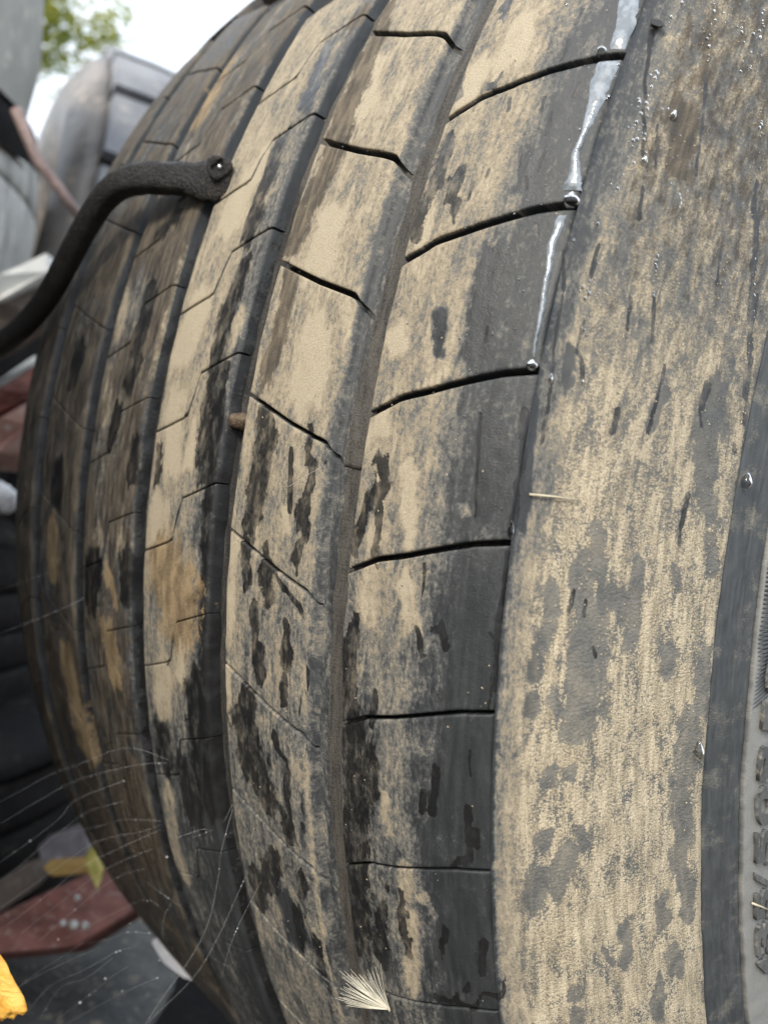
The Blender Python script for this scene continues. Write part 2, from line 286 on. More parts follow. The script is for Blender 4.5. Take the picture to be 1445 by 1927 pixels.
# ------------------------------------------------------------------ helpers
def lnk(o, parent=None):
    COL.objects.link(o)
    if parent is not None: o.parent = parent
    return o
def tag(o, label=None, cat=None, group=None, kind=None):
    if label: o["label"] = label
    if cat: o["category"] = cat
    if group: o["group"] = group
    if kind: o["kind"] = kind
    return o
def empty(name, loc, label, cat, group=None):
    o = bpy.data.objects.new(name, None); o.location = loc; o.empty_display_size = 0.05
    COL.objects.link(o); return tag(o, label, cat, group)
def mesh(name, V, F, mat, parent=None, smooth=True, attrs=None):
    me = bpy.data.meshes.new(name); me.from_pydata([tuple(v) for v in V], [], F)
    if smooth: me.polygons.foreach_set("use_smooth", [True]*len(me.polygons))
    for k, a in (attrs or {}).items():
        a = np.asarray(a, np.float32)
        if a.ndim == 2:
            at = me.attributes.new(k, 'FLOAT_VECTOR', 'POINT'); at.data.foreach_set("vector", a.ravel())
        else:
            at = me.attributes.new(k, 'FLOAT', 'POINT'); at.data.foreach_set("value", a.ravel())
    me.materials.append(mat); me.update()
    return lnk(bpy.data.objects.new(name, me), parent)
def grid_faces(n, m, flip=False, wrap=False, off=0):
    F = []
    for i in range(n if wrap else n-1):
        i2 = (i+1) % n
        for j in range(m-1):
            a, b, c, d = i*m+j, i*m+j+1, i2*m+j+1, i2*m+j
            F.append((a+off, d+off, c+off, b+off) if flip else (a+off, b+off, c+off, d+off))
    return F
_rng = np.random.default_rng(11); _LAT = _rng.random((64, 64))
def vn(x, y):                          # smooth value noise 0..1
    xi, yi = np.floor(x).astype(int), np.floor(y).astype(int); fx, fy = x-xi, y-yi
    fx, fy = fx*fx*(3-2*fx), fy*fy*(3-2*fy)
    g = lambda i, j: _LAT[i % 64, j % 64]
    return (g(xi, yi)*(1-fx)+g(xi+1, yi)*fx)*(1-fy)+(g(xi, yi+1)*(1-fx)+g(xi+1, yi+1)*fx)*fy
def fbm(x, y, o=3):
    v, a, t = 0, 0.5, 0
    for k in range(o): v = v+a*vn(x*2**k+17*k, y*2**k+5*k); t += a; a *= .5
    return v/t
def sstep(a, b, x):
    t = np.clip((x-a)/(b-a), 0, 1); return t*t*(3-2*t)
def tube(pts, radii, seg=8, closed=True):
    V, F = [], []; pts = [Vector(p) for p in pts]; n = len(pts)
    up = None
    for i, p in enumerate(pts):
        d = (pts[min(i+1, n-1)]-pts[max(i-1, 0)]).normalized()
        if up is None: up = d.orthogonal().normalized()
        up = (up-d*up.dot(d)).normalized(); sd_ = d.cross(up)
        r = radii[i] if hasattr(radii, '__len__') else radii
        for k in range(seg):
            a = 2*math.pi*k/seg; V.append(p+(up*math.cos(a)+sd_*math.sin(a))*r)
    for i in range(n-1):
        for k in range(seg):
            k2 = (k+1) % seg; F.append((i*seg+k, i*seg+k2, (i+1)*seg+k2, (i+1)*seg+k))
    if closed: F += [tuple(range(seg))[::-1], tuple(range((n-1)*seg, n*seg))]
    return V, F

# ------------------------------------------------------------------ node helper
class NT:
    def __init__(s, name):
        s.m = bpy.data.materials.new(name); s.m.use_nodes = True; s.t = s.m.node_tree; s.t.nodes.clear()
        s.out = s.t.nodes.new("ShaderNodeOutputMaterial"); s.p = s.t.nodes.new("ShaderNodeBsdfPrincipled")
        s.t.links.new(s.p.outputs[0], s.out.inputs[0])
    def put(s, sock, v):
        if isinstance(v, bpy.types.NodeSocket): s.t.links.new(v, sock)
        elif v is not None: sock.default_value = v if not (isinstance(v, tuple) and len(v) == 3 and sock.type == 'RGBA') else (*v, 1)
    def math(s, op, a, b=None, c=None, clamp=False):
        n = s.t.nodes.new("ShaderNodeMath"); n.operation = op; n.use_clamp = clamp
        s.put(n.inputs[0], a); s.put(n.inputs[1], b); s.put(n.inputs[2], c); return n.outputs[0]
    def add(s, a, b): return s.math('ADD', a, b)
    def mul(s, a, b): return s.math('MULTIPLY', a, b)
    def sub(s, a, b): return s.math('SUBTRACT', a, b)
    def ss(s, v, a, b, lo=0.0, hi=1.0):
        n = s.t.nodes.new("ShaderNodeMapRange"); n.interpolation_type = 'SMOOTHSTEP'
        s.put(n.inputs[0], v); s.put(n.inputs[1], a); s.put(n.inputs[2], b); s.put(n.inputs[3], lo); s.put(n.inputs[4], hi); return n.outputs[0]
    def attr(s, name, vec=False):
        n = s.t.nodes.new("ShaderNodeAttribute"); n.attribute_name = name; return n.outputs[1] if vec else n.outputs[2]
    def vmul(s, v, k):
        n = s.t.nodes.new("ShaderNodeVectorMath"); n.operation = 'MULTIPLY'; s.put(n.inputs[0], v); n.inputs[1].default_value = k; return n.outputs[0]
    def noise(s, v, scale, detail=4, rough=.55, dist=0.0, off=None):
        n = s.t.nodes.new("ShaderNodeTexNoise"); s.put(n.inputs['Vector'], v)
        n.inputs['Scale'].default_value = scale; n.inputs['Detail'].default_value = detail; n.inputs['Roughness'].default_value = rough; n.inputs['Distortion'].default_value = dist
        return n.outputs[0]
    def voro(s, v, scale, out='Distance'):
        n = s.t.nodes.new("ShaderNodeTexVoronoi"); s.put(n.inputs['Vector'], v); n.inputs['Scale'].default_value = scale; return n.outputs[out]
    def mix(s, f, a, b):
        n = s.t.nodes.new("ShaderNodeMix"); n.data_type = 'RGBA'; s.put(n.inputs[0], f); s.put(n.inputs[6], a); s.put(n.inputs[7], b); return n.outputs[2]
    def bump(s, h, strength, dist, prev=None):
        n = s.t.nodes.new("ShaderNodeBump"); n.inputs['Strength'].default_value = strength; n.inputs['Distance'].default_value = dist
        s.put(n.inputs['Height'], h)
        if prev is not None: s.t.links.new(prev, n.inputs['Normal'])
        return n.outputs[0]
    def obj(s):
        return s.t.nodes.new("ShaderNodeTexCoord").outputs['Object']
    def fin(s, col=None, rough=None, normal=None, spec=None, **kw):
        if col is not None: s.put(s.p.inputs['Base Color'], col)
        if rough is not None: s.put(s.p.inputs['Roughness'], rough)
        if normal is not None: s.t.links.new(normal, s.p.inputs['Normal'])
        if spec is not None: s.put(s.p.inputs['Specular IOR Level'], spec)
        for k, v in kw.items(): s.put(s.p.inputs[k.replace('_', ' ')], v)
        return s.m

def tread_material():
    m = NT("worn_dusty_rubber"); ta = m.attr("ta", True); P = m.vmul(ta, (1000, 1000, 1000))     # millimetres
    dust, wet, brown, sand, bare = (m.attr(k) for k in ("dust", "wet", "brown", "sand", "bare"))
    st = m.noise(m.vmul(P, (1, .11, 1)), .42, 6, .62)              # streaks running round the tyre
    st2 = m.noise(m.vmul(P, (1, .045, 1)), 1.3, 4, .6)
    bl = m.noise(m.vmul(P, (1, .42, 1)), .15, 9, .70, .5)
    md = m.noise(m.vmul(P, (1, .6, 1)), .75, 6, .68, .3)
    gr = m.noise(P, 1.9, 3, .6)
    gr2 = m.noise(P, 5.0, 2, .5)
    cell = m.voro(m.vmul(P, (1, 1.15, 1)), .95)
    edge = m.noise(m.vmul(P, (1, .42, 1)), .33, 6, .68)
    edge2 = m.noise(m.vmul(P, (1, .6, 1)), 1.5, 5, .7)
    e = m.add(m.mul(m.sub(edge, .5), 3.0), m.mul(m.sub(edge2, .5), 1.7))
    d = m.add(dust, m.add(m.mul(m.sub(st, .5), m.sub(.55, m.mul(sand, .15))), m.mul(m.sub(bl, .5), m.add(1.25, m.mul(sand, .35)))))
    d = m.add(d, m.mul(m.sub(md, .5), m.sub(.95, m.mul(sand, .35))))
    d = m.add(d, m.mul(m.sub(st2, .5), .12))
    sg = m.add(m.mul(m.sub(gr, .5), 1.7), m.mul(m.sub(m.math('SUBTRACT', 1.0, cell), .55), .55))
    d = m.add(d, m.mul(sg, m.add(.22, m.mul(sand, .42))))
    bmask = m.ss(m.add(bare, m.mul(e, .7)), -.40, .45)
    d = m.sub(d, m.mul(bmask, m.sub(.55, m.mul(sand, .02))))
    tan = m.ss(d, m.add(.42, m.mul(sand, .02)), m.add(.78, m.mul(sand, -.14)))
    wmask = m.ss(m.add(wet, m.mul(e, .62)), -.06, .10)
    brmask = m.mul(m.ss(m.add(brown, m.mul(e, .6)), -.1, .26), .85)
    rub = m.mix(m.ss(st, .35, .7), (.024, .0275, .031), (.040, .044, .048))
    rp = m.t.nodes.new('ShaderNodeValToRGB'); rp.color_ramp.interpolation = 'EASE'; m.put(rp.inputs[0], m.math('MINIMUM', d, m.add(.84, m.mul(m.sub(gr, .5), 1.1))))
    els = rp.color_ramp.elements; els[0].position = .0; els[0].color = (.026, .028, .032, 1); els[1].position = .98; els[1].color = (.45, .395, .30, 1)
    for p_, c_ in ((.22, (.072, .078, .083)), (.44, (.150, .146, .134)), (.62, (.275, .238, .178)), (.80, (.35, .303, .225))):
        el = els.new(p_); el.color = (*c_, 1)
    tn = m.mix(m.ss(m.add(gr, m.mul(m.sub(st, .5), .8)), .3, .72), (.235, .200, .140), (.60, .515, .375))
    film = m.ss(d, .0, .52)
    col = m.mix(film, rub, rp.outputs[0])
    scol = m.mix(tan, m.mix(m.ss(bl, .35, .65), (.115, .118, .115), (.215, .200, .168)), tn)
    col = m.mix(sand, col, scol)
    spk = m.ss(gr2, .66, .74)
    col = m.mix(m.mul(spk, m.add(.08, m.mul(sand, .5))), col, (.66, .55, .38))
    dk = m.ss(m.noise(m.vmul(P, (1, .5, 1)), 1.1, 3, .6), .66, .72)
    col = m.mix(m.mul(dk, .55), col, (.035, .033, .03))
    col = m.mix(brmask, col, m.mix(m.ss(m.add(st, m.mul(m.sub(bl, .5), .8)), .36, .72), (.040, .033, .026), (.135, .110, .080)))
    wcol = m.mix(m.ss(d, .25, .9), (.012, .0125, .014), (.050, .048, .044))
    col = m.mix(m.mul(wmask, m.ss(m.noise(m.vmul(P, (1, .5, 1)), .22, 4, .6), .36, .56, .58, 1.0)), col, wcol)
    mud = m.attr("mud"); mmask = m.ss(m.add(mud, m.mul(e, .7)), -.05, .3)
    col = m.mix(mmask, col, m.mix(m.ss(m.add(gr, m.mul(m.sub(bl, .5), 1.2)), .3, .7), (.12, .088, .052), (.33, .25, .15)))
    rough = m.ss(d, -.1, .55, .36, .84)
    rough = m.math('ADD', m.mul(rough, m.sub(1.0, wmask)), m.mul(wmask, m.ss(edge2, .3, .7, .26, .44)))
    hgt = m.add(m.mul(tan, .34), m.add(m.mul(gr, .42), m.mul(m.mul(m.sub(1.0, cell), sand), .60)))
    hgt = m.add(hgt, m.mul(st2, .10)); hgt = m.add(hgt, m.add(m.mul(gr2, .20), m.mul(md, .5)))
    hgt = m.mul(hgt, m.sub(1.0, m.mul(wmask, .7)))
    n1 = m.bump(hgt, .75, .00042)
    return m.fin(col, rough, n1, .42)
def sidewall_material():
    m = NT("grey_sidewall_rubber"); ta = m.attr("ta", True); P = m.vmul(ta, (1000, 1000, 1000))
    st = m.noise(m.vmul(P, (1, .12, 1)), .4, 5, .6); gr = m.noise(m.vmul(P, (.35, 1, 1)), 2.6, 3, .6); g2 = m.noise(P, 6, 2, .5)
    bl = m.noise(P, .08, 5, .6)
    col = m.mix(m.ss(st, .3, .7), (.036, .042, .047), (.070, .076, .080))
    col = m.mix(m.mul(m.ss(m.add(bl, m.mul(m.sub(gr, .5), .5)), .52, .74), .7), col, (.23, .215, .18))
    col = m.mix(m.mul(m.ss(g2, .68, .76), .35), col, (.40, .37, .31)); sx = m.t.nodes.new('ShaderNodeSeparateXYZ'); m.t.links.new(ta, sx.inputs[0])
    col = m.mix(m.mul(m.ss(m.add(sx.outputs[0], m.mul(m.sub(bl, .5), .003)), .2812, .2830), m.ss(gr, .2, .6, .55, .95)), col, (.275, .275, .265))
    n1 = m.bump(m.add(m.mul(gr, .6), m.mul(g2, .3)), .6, .0003)
    return m.fin(col, m.ss(bl, .3, .7, .48, .68), n1, .45)
def groove_material():
    m = NT("groove_rubber"); ta = m.attr("ta", True); P = m.vmul(ta, (1000, 1000, 1000))
    st = m.noise(m.vmul(P, (1, .15, 1)), .5, 5, .6); gr = m.noise(P, 1.1, 5, .72); g2 = m.noise(P, 3.2, 2, .5)
    dust = m.attr("dust")
    d = m.add(dust, m.add(m.mul(m.sub(st, .5), 1.0), m.mul(m.sub(gr, .5), 1.1)))
    col = m.mix(m.ss(d, .0, .6), (.022, .022, .024), (.120, .112, .100)); col = m.mix(m.mul(m.ss(g2, .64, .74), m.ss(d, .2, .7)), col, (.32, .27, .19))
    n1 = m.bump(m.add(gr, m.mul(g2, .7)), 1.0, .0008)
    return m.fin(col, .62, n1, .4)
def simple(name, c1, c2, scale=6, rough=.75, c3=None, bump=.3, bdist=.003, stretch=(1, 1, 1), spec=.4):
    m = NT(name); P = m.vmul(m.obj(), stretch)
    n = m.noise(P, scale, 6, .62, .3); n2 = m.noise(P, scale*7, 4, .6)
    col = m.mix(m.ss(n, .34, .66), c1, c2)
    if c3: col = m.mix(m.ss(m.add(m.mul(n2, .6), m.mul(m.noise(P, scale*2.3, 5, .6), .4)), .53, .64), col, c3)
    return m.fin(col, rough, m.bump(n2, bump, bdist), spec)
MT, MS, MG = tread_material(), sidewall_material(), groove_material()
def water_material():
    m = NT("clear_water"); t = m.t; t.nodes.remove(m.p)
    tr = t.nodes.new("ShaderNodeBsdfTransparent"); gl = t.nodes.new("ShaderNodeBsdfGlossy"); mx = t.nodes.new("ShaderNodeMixShader"); fr = t.nodes.new("ShaderNodeFresnel")
    fr.inputs[0].default_value = 1.36; gl.inputs['Roughness'].default_value = .03; tr.inputs[0].default_value = (.62, .63, .65, 1)
    gl.inputs[0].default_value = (1, 1, 1, 1)
    t.links.new(m.math('MULTIPLY', fr.outputs[0], 1.15, clamp=True), mx.inputs[0]); t.links.new(tr.outputs[0], mx.inputs[1]); t.links.new(gl.outputs[0], mx.inputs[2]); t.links.new(mx.outputs[0], m.out.inputs[0])
    return m.m
MW = water_material()
def sheen_water():  # pale blue base colour paints the sky's reflection onto the runs
    m = NT("painted_sheen_water"); return m.fin(m.mix(m.ss(m.noise(m.obj(), 300, 4, .6), .4, .6), (.15, .175, .205), (.25, .285, .325)), .12, m.bump(m.noise(m.obj(), 900, 3, .5), .3, .0003), .8)
MWS = sheen_water()

# ------------------------------------------------------------------ the worn tyre
CR = 0.00847; PITCH = 0.10743; EDGE = 0.1865
PROF = np.array([(0.1865, 0.4484), (0.193, 0.4405), (0.2005, 0.4265), (0.207, 0.4085), (0.2125, 0.3905), (0.2165, 0.3762), (0.2187, 0.3650), (0.2205, 0.3550), (0.2215, 0.3420), (0.2205, 0.3250)])
SEG = np.r_[0, np.cumsum(np.hypot(*np.diff(PROF, axis=0).T))]+EDGE; SEG[1:] += EDGE+.01168-SEG[1]
def crown(a): return RT-CR*(a/.19)**2-.0075*np.clip((np.abs(a)-.145)/.0413, 0, None)**2     # worn-down shoulder
def surf(s):
    m = np.abs(s); a = np.where(m <= EDGE, m, np.interp(m, SEG, PROF[:, 0])); r = np.where(m <= EDGE, crown(m), np.interp(m, SEG, PROF[:, 1]))
    return a*np.sign(s), r
def P3(a, r, t): return np.stack([a+0*t, -r*np.cos(t), -r*np.sin(t)+RT], -1)
def on(s, u, h=0.0):                      # world point on the near half of the tyre, h above its skin
    t = u/.46; a, r = surf(np.array(s)); a2, r2 = surf(np.array(s+1e-4)); 
    nv = np.array([-(r2-r), (a2-a)]); nv = nv/np.linalg.norm(nv)
    p = P3(np.array(a+nv[0]*h), np.array(r+nv[1]*h), np.array(t)); return Vector(p)+Vector((0, 0, ZC-RT))
def frame(s, u):                          # across, round (downwards), outwards
    o = on(s, u); ax = (on(s+5e-4, u)-o).normalized(); rd = (on(s, u+5e-4)-o).normalized(); return o, ax, rd, rd.cross(ax).normalized() if rd.cross(ax).dot(on(s, u, .01)-o) > 0 else ax.cross(rd).normalized()
def field(kind, s, u):
    wp = .0042 if kind != 'D' else .003
    s0_, u0_ = s, u; WS, WU = s+(fbm(s*260+3, u*150, 4)-.5)*wp+(fbm(s*800+31, u*450, 2)-.5)*wp*.35, u+(fbm(s*230+50, u*120+9, 3)-.5)*.014
    NS, NU = s+(fbm(s*200+13, u*170, 3)-.5)*.0016, u+(fbm(s*230+50, u*120+9, 3)-.5)*.004
    f = np.full(s.shape, -1.0); smin, smax, umin, umax = s.min(), s.max(), u.min(), u.max()
    for ty, row in STAINS:
        if ty != kind: continue
        R = np.array(row); w = R[:, 2].max()*2.2+.004; thin = R[:, 2].max() < .0016; s, u = (NS, NU) if thin else (WS, WU); wk = 1.5 if thin and R[0, 0] > .19 else 1.0
        if R[:, 0].max()+w < smin or R[:, 0].min()-w > smax or R[:, 1].max()+w < umin or R[:, 1].min()-w > umax: continue
        segs = [(R[i], R[i+1]) for i in range(len(R)-1)] or [(R[0], R[0])]
        for A, B in segs:
            dx, dy = B[0]-A[0], B[1]-A[1]; L = dx*dx+dy*dy+1e-12
            k = np.clip(((s-A[0])*dx+(u-A[1])*dy)/L, 0, 1); rad = (A[2]+(B[2]-A[2])*k)*wk
            f = np.maximum(f, 1-np.hypot(s-A[0]-k*dx, u-A[1]-k*dy)/rad)
    return f
def attrs_for(s, t):
    u = t*.46; n = fbm(s*60, u*30)
    low = sstep(-.07, .13, u)
    d = np.where(s > .262, .06, np.where(s > EDGE, .34+.16*low+(.27-.10*low)*sstep(EDGE, .201-.006*low, s)+.03*low, 0.0))
    sh = (.62-.42*sstep(.158, .175, s))-low*(.26-.06*sstep(.158, .175, s))
    d = np.where((s > .126) & (s <= EDGE), sh, d)
    d = np.where((s > .064) & (s <= .126), .66-.24*low, d)
    d = np.where((s > .003) & (s <= .064), np.interp(s, [.0, .035, .05, .06], [.68, .63, .44, .24])-.20*low-.22*sstep(.08, .16, u), d)  # dust cut further at the bottom, standing in for shade there
    d = np.where((s > -.061) & (s <= .003), .40-.25*sstep(0, .2, u), d)  # far ribs: less dust from here on, partly painting in their shade
    d = np.where((s > -.126) & (s <= -.061), .28-.25*sstep(0, .2, u), d)
    d = np.where(s <= -.126, .20-.25*sstep(0, .2, u), d)
    d = np.where((s > EDGE) & (u < -.04), d-.13*sstep(-.03, -.1, u), d)
    dd = field('D', s, u); d = np.where(dd > -.6, d+.36*sstep(-.6, .5, dd), d)
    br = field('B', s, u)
    br = np.maximum(br, np.where(s < .003, .30-(fbm(s*60+9, u*30, 4)-.5)*1.5, -1))  # far ribs: wet mud brown, also darkening them in place of shade
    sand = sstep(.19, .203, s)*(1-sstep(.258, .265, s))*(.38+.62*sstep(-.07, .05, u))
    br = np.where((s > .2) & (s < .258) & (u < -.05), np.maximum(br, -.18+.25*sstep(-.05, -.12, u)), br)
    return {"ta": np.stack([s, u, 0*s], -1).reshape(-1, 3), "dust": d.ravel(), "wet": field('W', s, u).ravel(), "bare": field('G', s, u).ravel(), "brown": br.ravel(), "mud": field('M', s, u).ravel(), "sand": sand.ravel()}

tyre = empty("worn_truck_tyre", (0, 0, ZC-RT), "big worn truck tyre standing upright, its dusty grooved tread filling the picture", "tyre")
for k_ in range(0, 8):                     # dark hairline painted for the shaded gap in the stepped cuts' middle leg
    STAINS.append(('W', [(s_, (t_+k_*PITCH)*.46, r_) for s_, t_, r_ in ((.0268, -.3575, .0005), (.0293, -.363, .0006), (.0333, -.396, .0005))]))
    STAINS.append(('W', [(s_, (t_+k_*PITCH)*.46, r_) for s_, t_, r_ in ((-.0345, -.5355, .0005), (-.0295, -.573, .0005))]))
# ribs: left edge, right edge, sipe line at pitch 0 (a, t), corner radius left/right, sipe gap
E = dict(e1=.13279, e2=.11799, e3=.06899, e4=.05612, e5=.0063)
SHO = [(.1328, -.262), (.145, -.2745), (.155, -.2800), (.167, -.2885), (.1765, -.2950), (.187, -.2995)]
RA = [(.068, -.381), (.0945, -.3605), (.1125, -.349), (.119, -.343)]
RB = [(.0066, -.3435), (.0255, -.357), (.0293, -.361), (.0333, -.397), (.056, -.4145)]
RC = [(-.057, -.5195), (-.0345, -.5355), (-.0295, -.574), (-.0055, -.590)]
RD = [(-.1175, -.694), (-.075, -.6645), (-.066, -.6605)]
RF = [(-.19, -.7205), (-.164, -.7446), (-.1357, -.778)]
RIBS = [("shoulder", E['e1'], EDGE, SHO, .0010, .0016, .0026), ("a", E['e3'], E['e2'], RA, .0009, .0030, .0023), ("b", E['e5'], E['e4'], RB, .0009, .0024, .0013),
        ("c", -E['e4'], -E['e5'], RC, .0009, .0020, .0014), ("d", -E['e3'], E['e3'], None, 0, 0, 0)]
RIBS[4] = ("d", -E['e2'], -E['e3'], RD, .0009, .0020, .0014)
RIBS.append(("far", -EDGE, -E['e1'], RF, .0016, .0014, .0015))
def edge_list(lo, hi, bl, br, D_l, D_r, n, draft=.0018, draft_r=None):
    draft_r = draft if draft_r is None else draft_r
    x, d = [], []
    for f in (1, .55): x.append(lo-draft*f); d.append(D_l*(.3+.7*f) if f < 1 else D_l)
    for q in (0, 30, 60): p = math.radians(q); x.append(lo+bl*(1-math.cos(p))); d.append(bl*(1-math.sin(p)))
    for k in range(n+1): x.append(lo+bl+(hi-lo-bl-br)*k/n); d.append(0)
    for q in (60, 30, 0): p = math.radians(q); x.append(hi-br*(1-math.cos(p))); d.append(br*(1-math.sin(p)))
    for f in (.55, 1): x.append(hi+draft_r*f); d.append((D_r*(.3+.7*f) if draft_r == draft else D_r*(.8 if f < 1 else 1)))
    return np.array(x), np.array(d)
def block_geo(rib, k, na, nu):
    nm, lo, hi, line, bl, br, gap = rib; D = .0066 if nm != "shoulder" else .0056
    L = np.array(line); L = L[np.argsort(L[:, 0])]
    if nm == "far": Dl, Dr = .003, D
    elif nm == "shoulder": Dl, Dr = D, .0032
    else: Dl = Dr = D
    if nm == "a": Dr = .0050
    xa, da = edge_list(lo, hi, bl, br, Dl, Dr, na, .0018, .0056 if nm == 'a' else None)
    if nm == "shoulder": xa[-2:] = hi+np.array([.0001, .0002])
    if nm == "far": xa[:2] = lo-np.array([.0002, .0001])
    g = gap*(1.0 if k < 2 else max(.52 if nm == 'a' else .30, 1-.17*(k-1)))
    g1 = gap*(1.0 if k+1 < 2 else max(.52 if nm == 'a' else .30, 1-.17*k))
    xs = [0, 0]; ds = [D, .002]
    rb = .0005
    for q in (0, 45): p = math.radians(q); xs.append(rb*(1-math.cos(p))); ds.append(rb*(1-math.sin(p)))
    xs = np.array(xs); ds = np.array(ds)
    def row(w, side): return w
    lt = np.interp(xa, L[:, 0], L[:, 1]); 
    if nm == "a": lt = lt+np.where(xa > hi-.004, (xa-(hi-.004))*1.2, 0)
    slope = np.gradient(np.interp(xa, L[:, 0], L[:, 1]), xa+np.arange(len(xa))*1e-9)*.46; cs = np.clip(np.sqrt(1+slope**2), 1, 2.3)
    t0 = lt+k*PITCH+g*.5*cs/.46; t1 = lt+(k+1)*PITCH-g1*.5*cs/.46
    rows, dts = [], []
    for x, dd in zip(xs, ds): rows.append(t0+x/.46); dts.append(dd)
    for i in range(nu+1):
        f = i/nu; rows.append((t0+rb/.46)*(1-f)+(t1-rb/.46)*f); dts.append(0)
    for x, dd in zip(xs[::-1], ds[::-1]): rows.append(t1-x/.46); dts.append(dd)
    T = np.array(rows); A = np.broadcast_to(xa, T.shape).copy(); dep = np.maximum(np.broadcast_to(da, T.shape), np.array(dts)[:, None])
    u = T*.46
    # worn, slightly wandering edges and a gently uneven face
    inner = np.clip((A-lo)/(hi-lo), 0, 1)
    A += (fbm(u*90+lo*900, 0*u+3.3)-.5)*.0012*(1-inner) + (fbm(u*90+hi*700, 0*u+8.1)-.5)*.0014*inner
    dep = dep+np.where(dep < .0005, (fbm(A*240, u*160)-.5)*.00035+(fbm(A*60+4, u*40)-.5)*.0006, 0)
    if nm == "a": dep = dep+.0012*sstep(hi-.010, hi-.001, A)*(dep < .004)
    return A, T, dep
def add_block(rib, k, na, nu, parent):
    A, T, dep = block_geo(rib, k, na, nu); V = P3(A, crown(np.abs(A))-dep, T).reshape(-1, 3)
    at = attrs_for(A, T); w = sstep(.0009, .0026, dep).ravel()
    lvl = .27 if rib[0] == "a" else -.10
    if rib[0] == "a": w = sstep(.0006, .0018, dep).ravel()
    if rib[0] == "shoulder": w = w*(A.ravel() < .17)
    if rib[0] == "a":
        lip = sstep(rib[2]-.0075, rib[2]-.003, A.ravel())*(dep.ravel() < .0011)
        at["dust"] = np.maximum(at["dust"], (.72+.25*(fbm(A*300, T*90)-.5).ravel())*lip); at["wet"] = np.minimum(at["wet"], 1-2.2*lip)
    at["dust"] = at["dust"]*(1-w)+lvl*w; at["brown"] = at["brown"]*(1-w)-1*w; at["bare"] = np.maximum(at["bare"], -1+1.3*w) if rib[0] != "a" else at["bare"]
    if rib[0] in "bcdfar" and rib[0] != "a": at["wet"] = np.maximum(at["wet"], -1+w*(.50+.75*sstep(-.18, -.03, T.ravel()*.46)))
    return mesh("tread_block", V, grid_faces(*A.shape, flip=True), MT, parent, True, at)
VIS = {"shoulder": (-2, 8, 74, 72), "a": (-1, 10, 66, 70), "b": (-1, 10, 92, 60), "c": (0, 11, 62, 44), "d": (1, 12, 40, 40), "far": (2, 13, 34, 36)}
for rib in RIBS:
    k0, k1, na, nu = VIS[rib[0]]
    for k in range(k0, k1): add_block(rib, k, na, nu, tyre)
VV, FF, AT = [], [], {}                      # the blocks round the back of the tyre, out of sight
off = 0
for rib in RIBS:
    k0, k1, _, _ = VIS[rib[0]]; n_all = 58
    for k in range(k1, k0+n_all):
        A, T, dep = block_geo(rib, k, 5, 4)
        if k == k0+n_all-1: pass
        V = P3(A, crown(np.abs(A))-dep, T).reshape(-1, 3); VV.append(V); FF += grid_faces(*A.shape, flip=True, off=off); off += len(V)
        for kk, a in attrs_for(A, T).items(): AT.setdefault(kk, []).append(a)
VV = np.concatenate(VV); AT = {k: np.concatenate(v) for k, v in AT.items()}
tag(mesh("rear_tread", VV, FF, MT, tyre, True, AT), kind="stuff")
# carcass under the tread: groove floors
na = 150; T = np.linspace(-math.pi, math.pi, 721)[:-1]; a = np.linspace(-.1862, .1862, na)
A, TT = np.meshgrid(a, T); 
deep = np.where(A > .12, .0047, .0064)
deep = deep+(fbm(A*150, TT*80)-.5)*.0005
u = TT*.46
deep = deep+np.where(np.abs(A) > .14, .003, 0)
for g0, g1 in ((.11799, .13279), (.05612, .06899), (-.0063, .0063), (-.06899, -.05612), (-.13279, -.11799)):
    q = (A-(g0+g1)/2)/((g1-g0)/2); deep = deep-np.where(np.abs(q) < 1.25, .0014*np.clip(np.abs(q), 0, 1)**2.5, 0)
R = crown(np.abs(A))-deep
dst = np.where((A > .11) & (A < .14), .36, np.where((A > .05) & (A < .08), .16, .12)); dst = np.where((A > .05) & (A < .08) & (u < -.11), .45, dst)
mesh("groove_floor", P3(A, R, TT).reshape(-1, 3), grid_faces(*A.shape, flip=True, wrap=True), MG, tyre, True, {"ta": np.stack([A, u, 0*A], -1).reshape(-1, 3), "dust": dst.ravel()})
# wear bar: the groove floor stands higher above this step
(ws0, wu0), (ws1, wu1) = WEAR_BAR
wt = (wu0+wu1)/2/.46
A, TT = np.meshgrid(np.linspace(.1212, .1345, 20), np.r_[wt, np.linspace(wt, wt-.15, 60)])
dep = np.full(A.shape, .0038)+.0012*sstep(.03, .14, wt-TT)-.0016*np.clip((A-.1265)/.0063, 0, 1.2)**2.5; dep[0] = .0062; dep += (fbm(A*260, TT*200)-.5)*.0007
TT = TT+(fbm(A*300, A*0+2)-.5)*.004
mesh("wear_bar", P3(A, crown(A)-dep, TT).reshape(-1, 3), grid_faces(*A.shape, flip=False), MG, tyre, True, {"ta": np.stack([A, TT*.46, 0*A], -1).reshape(-1, 3), "dust": np.full(A.size, .42)})
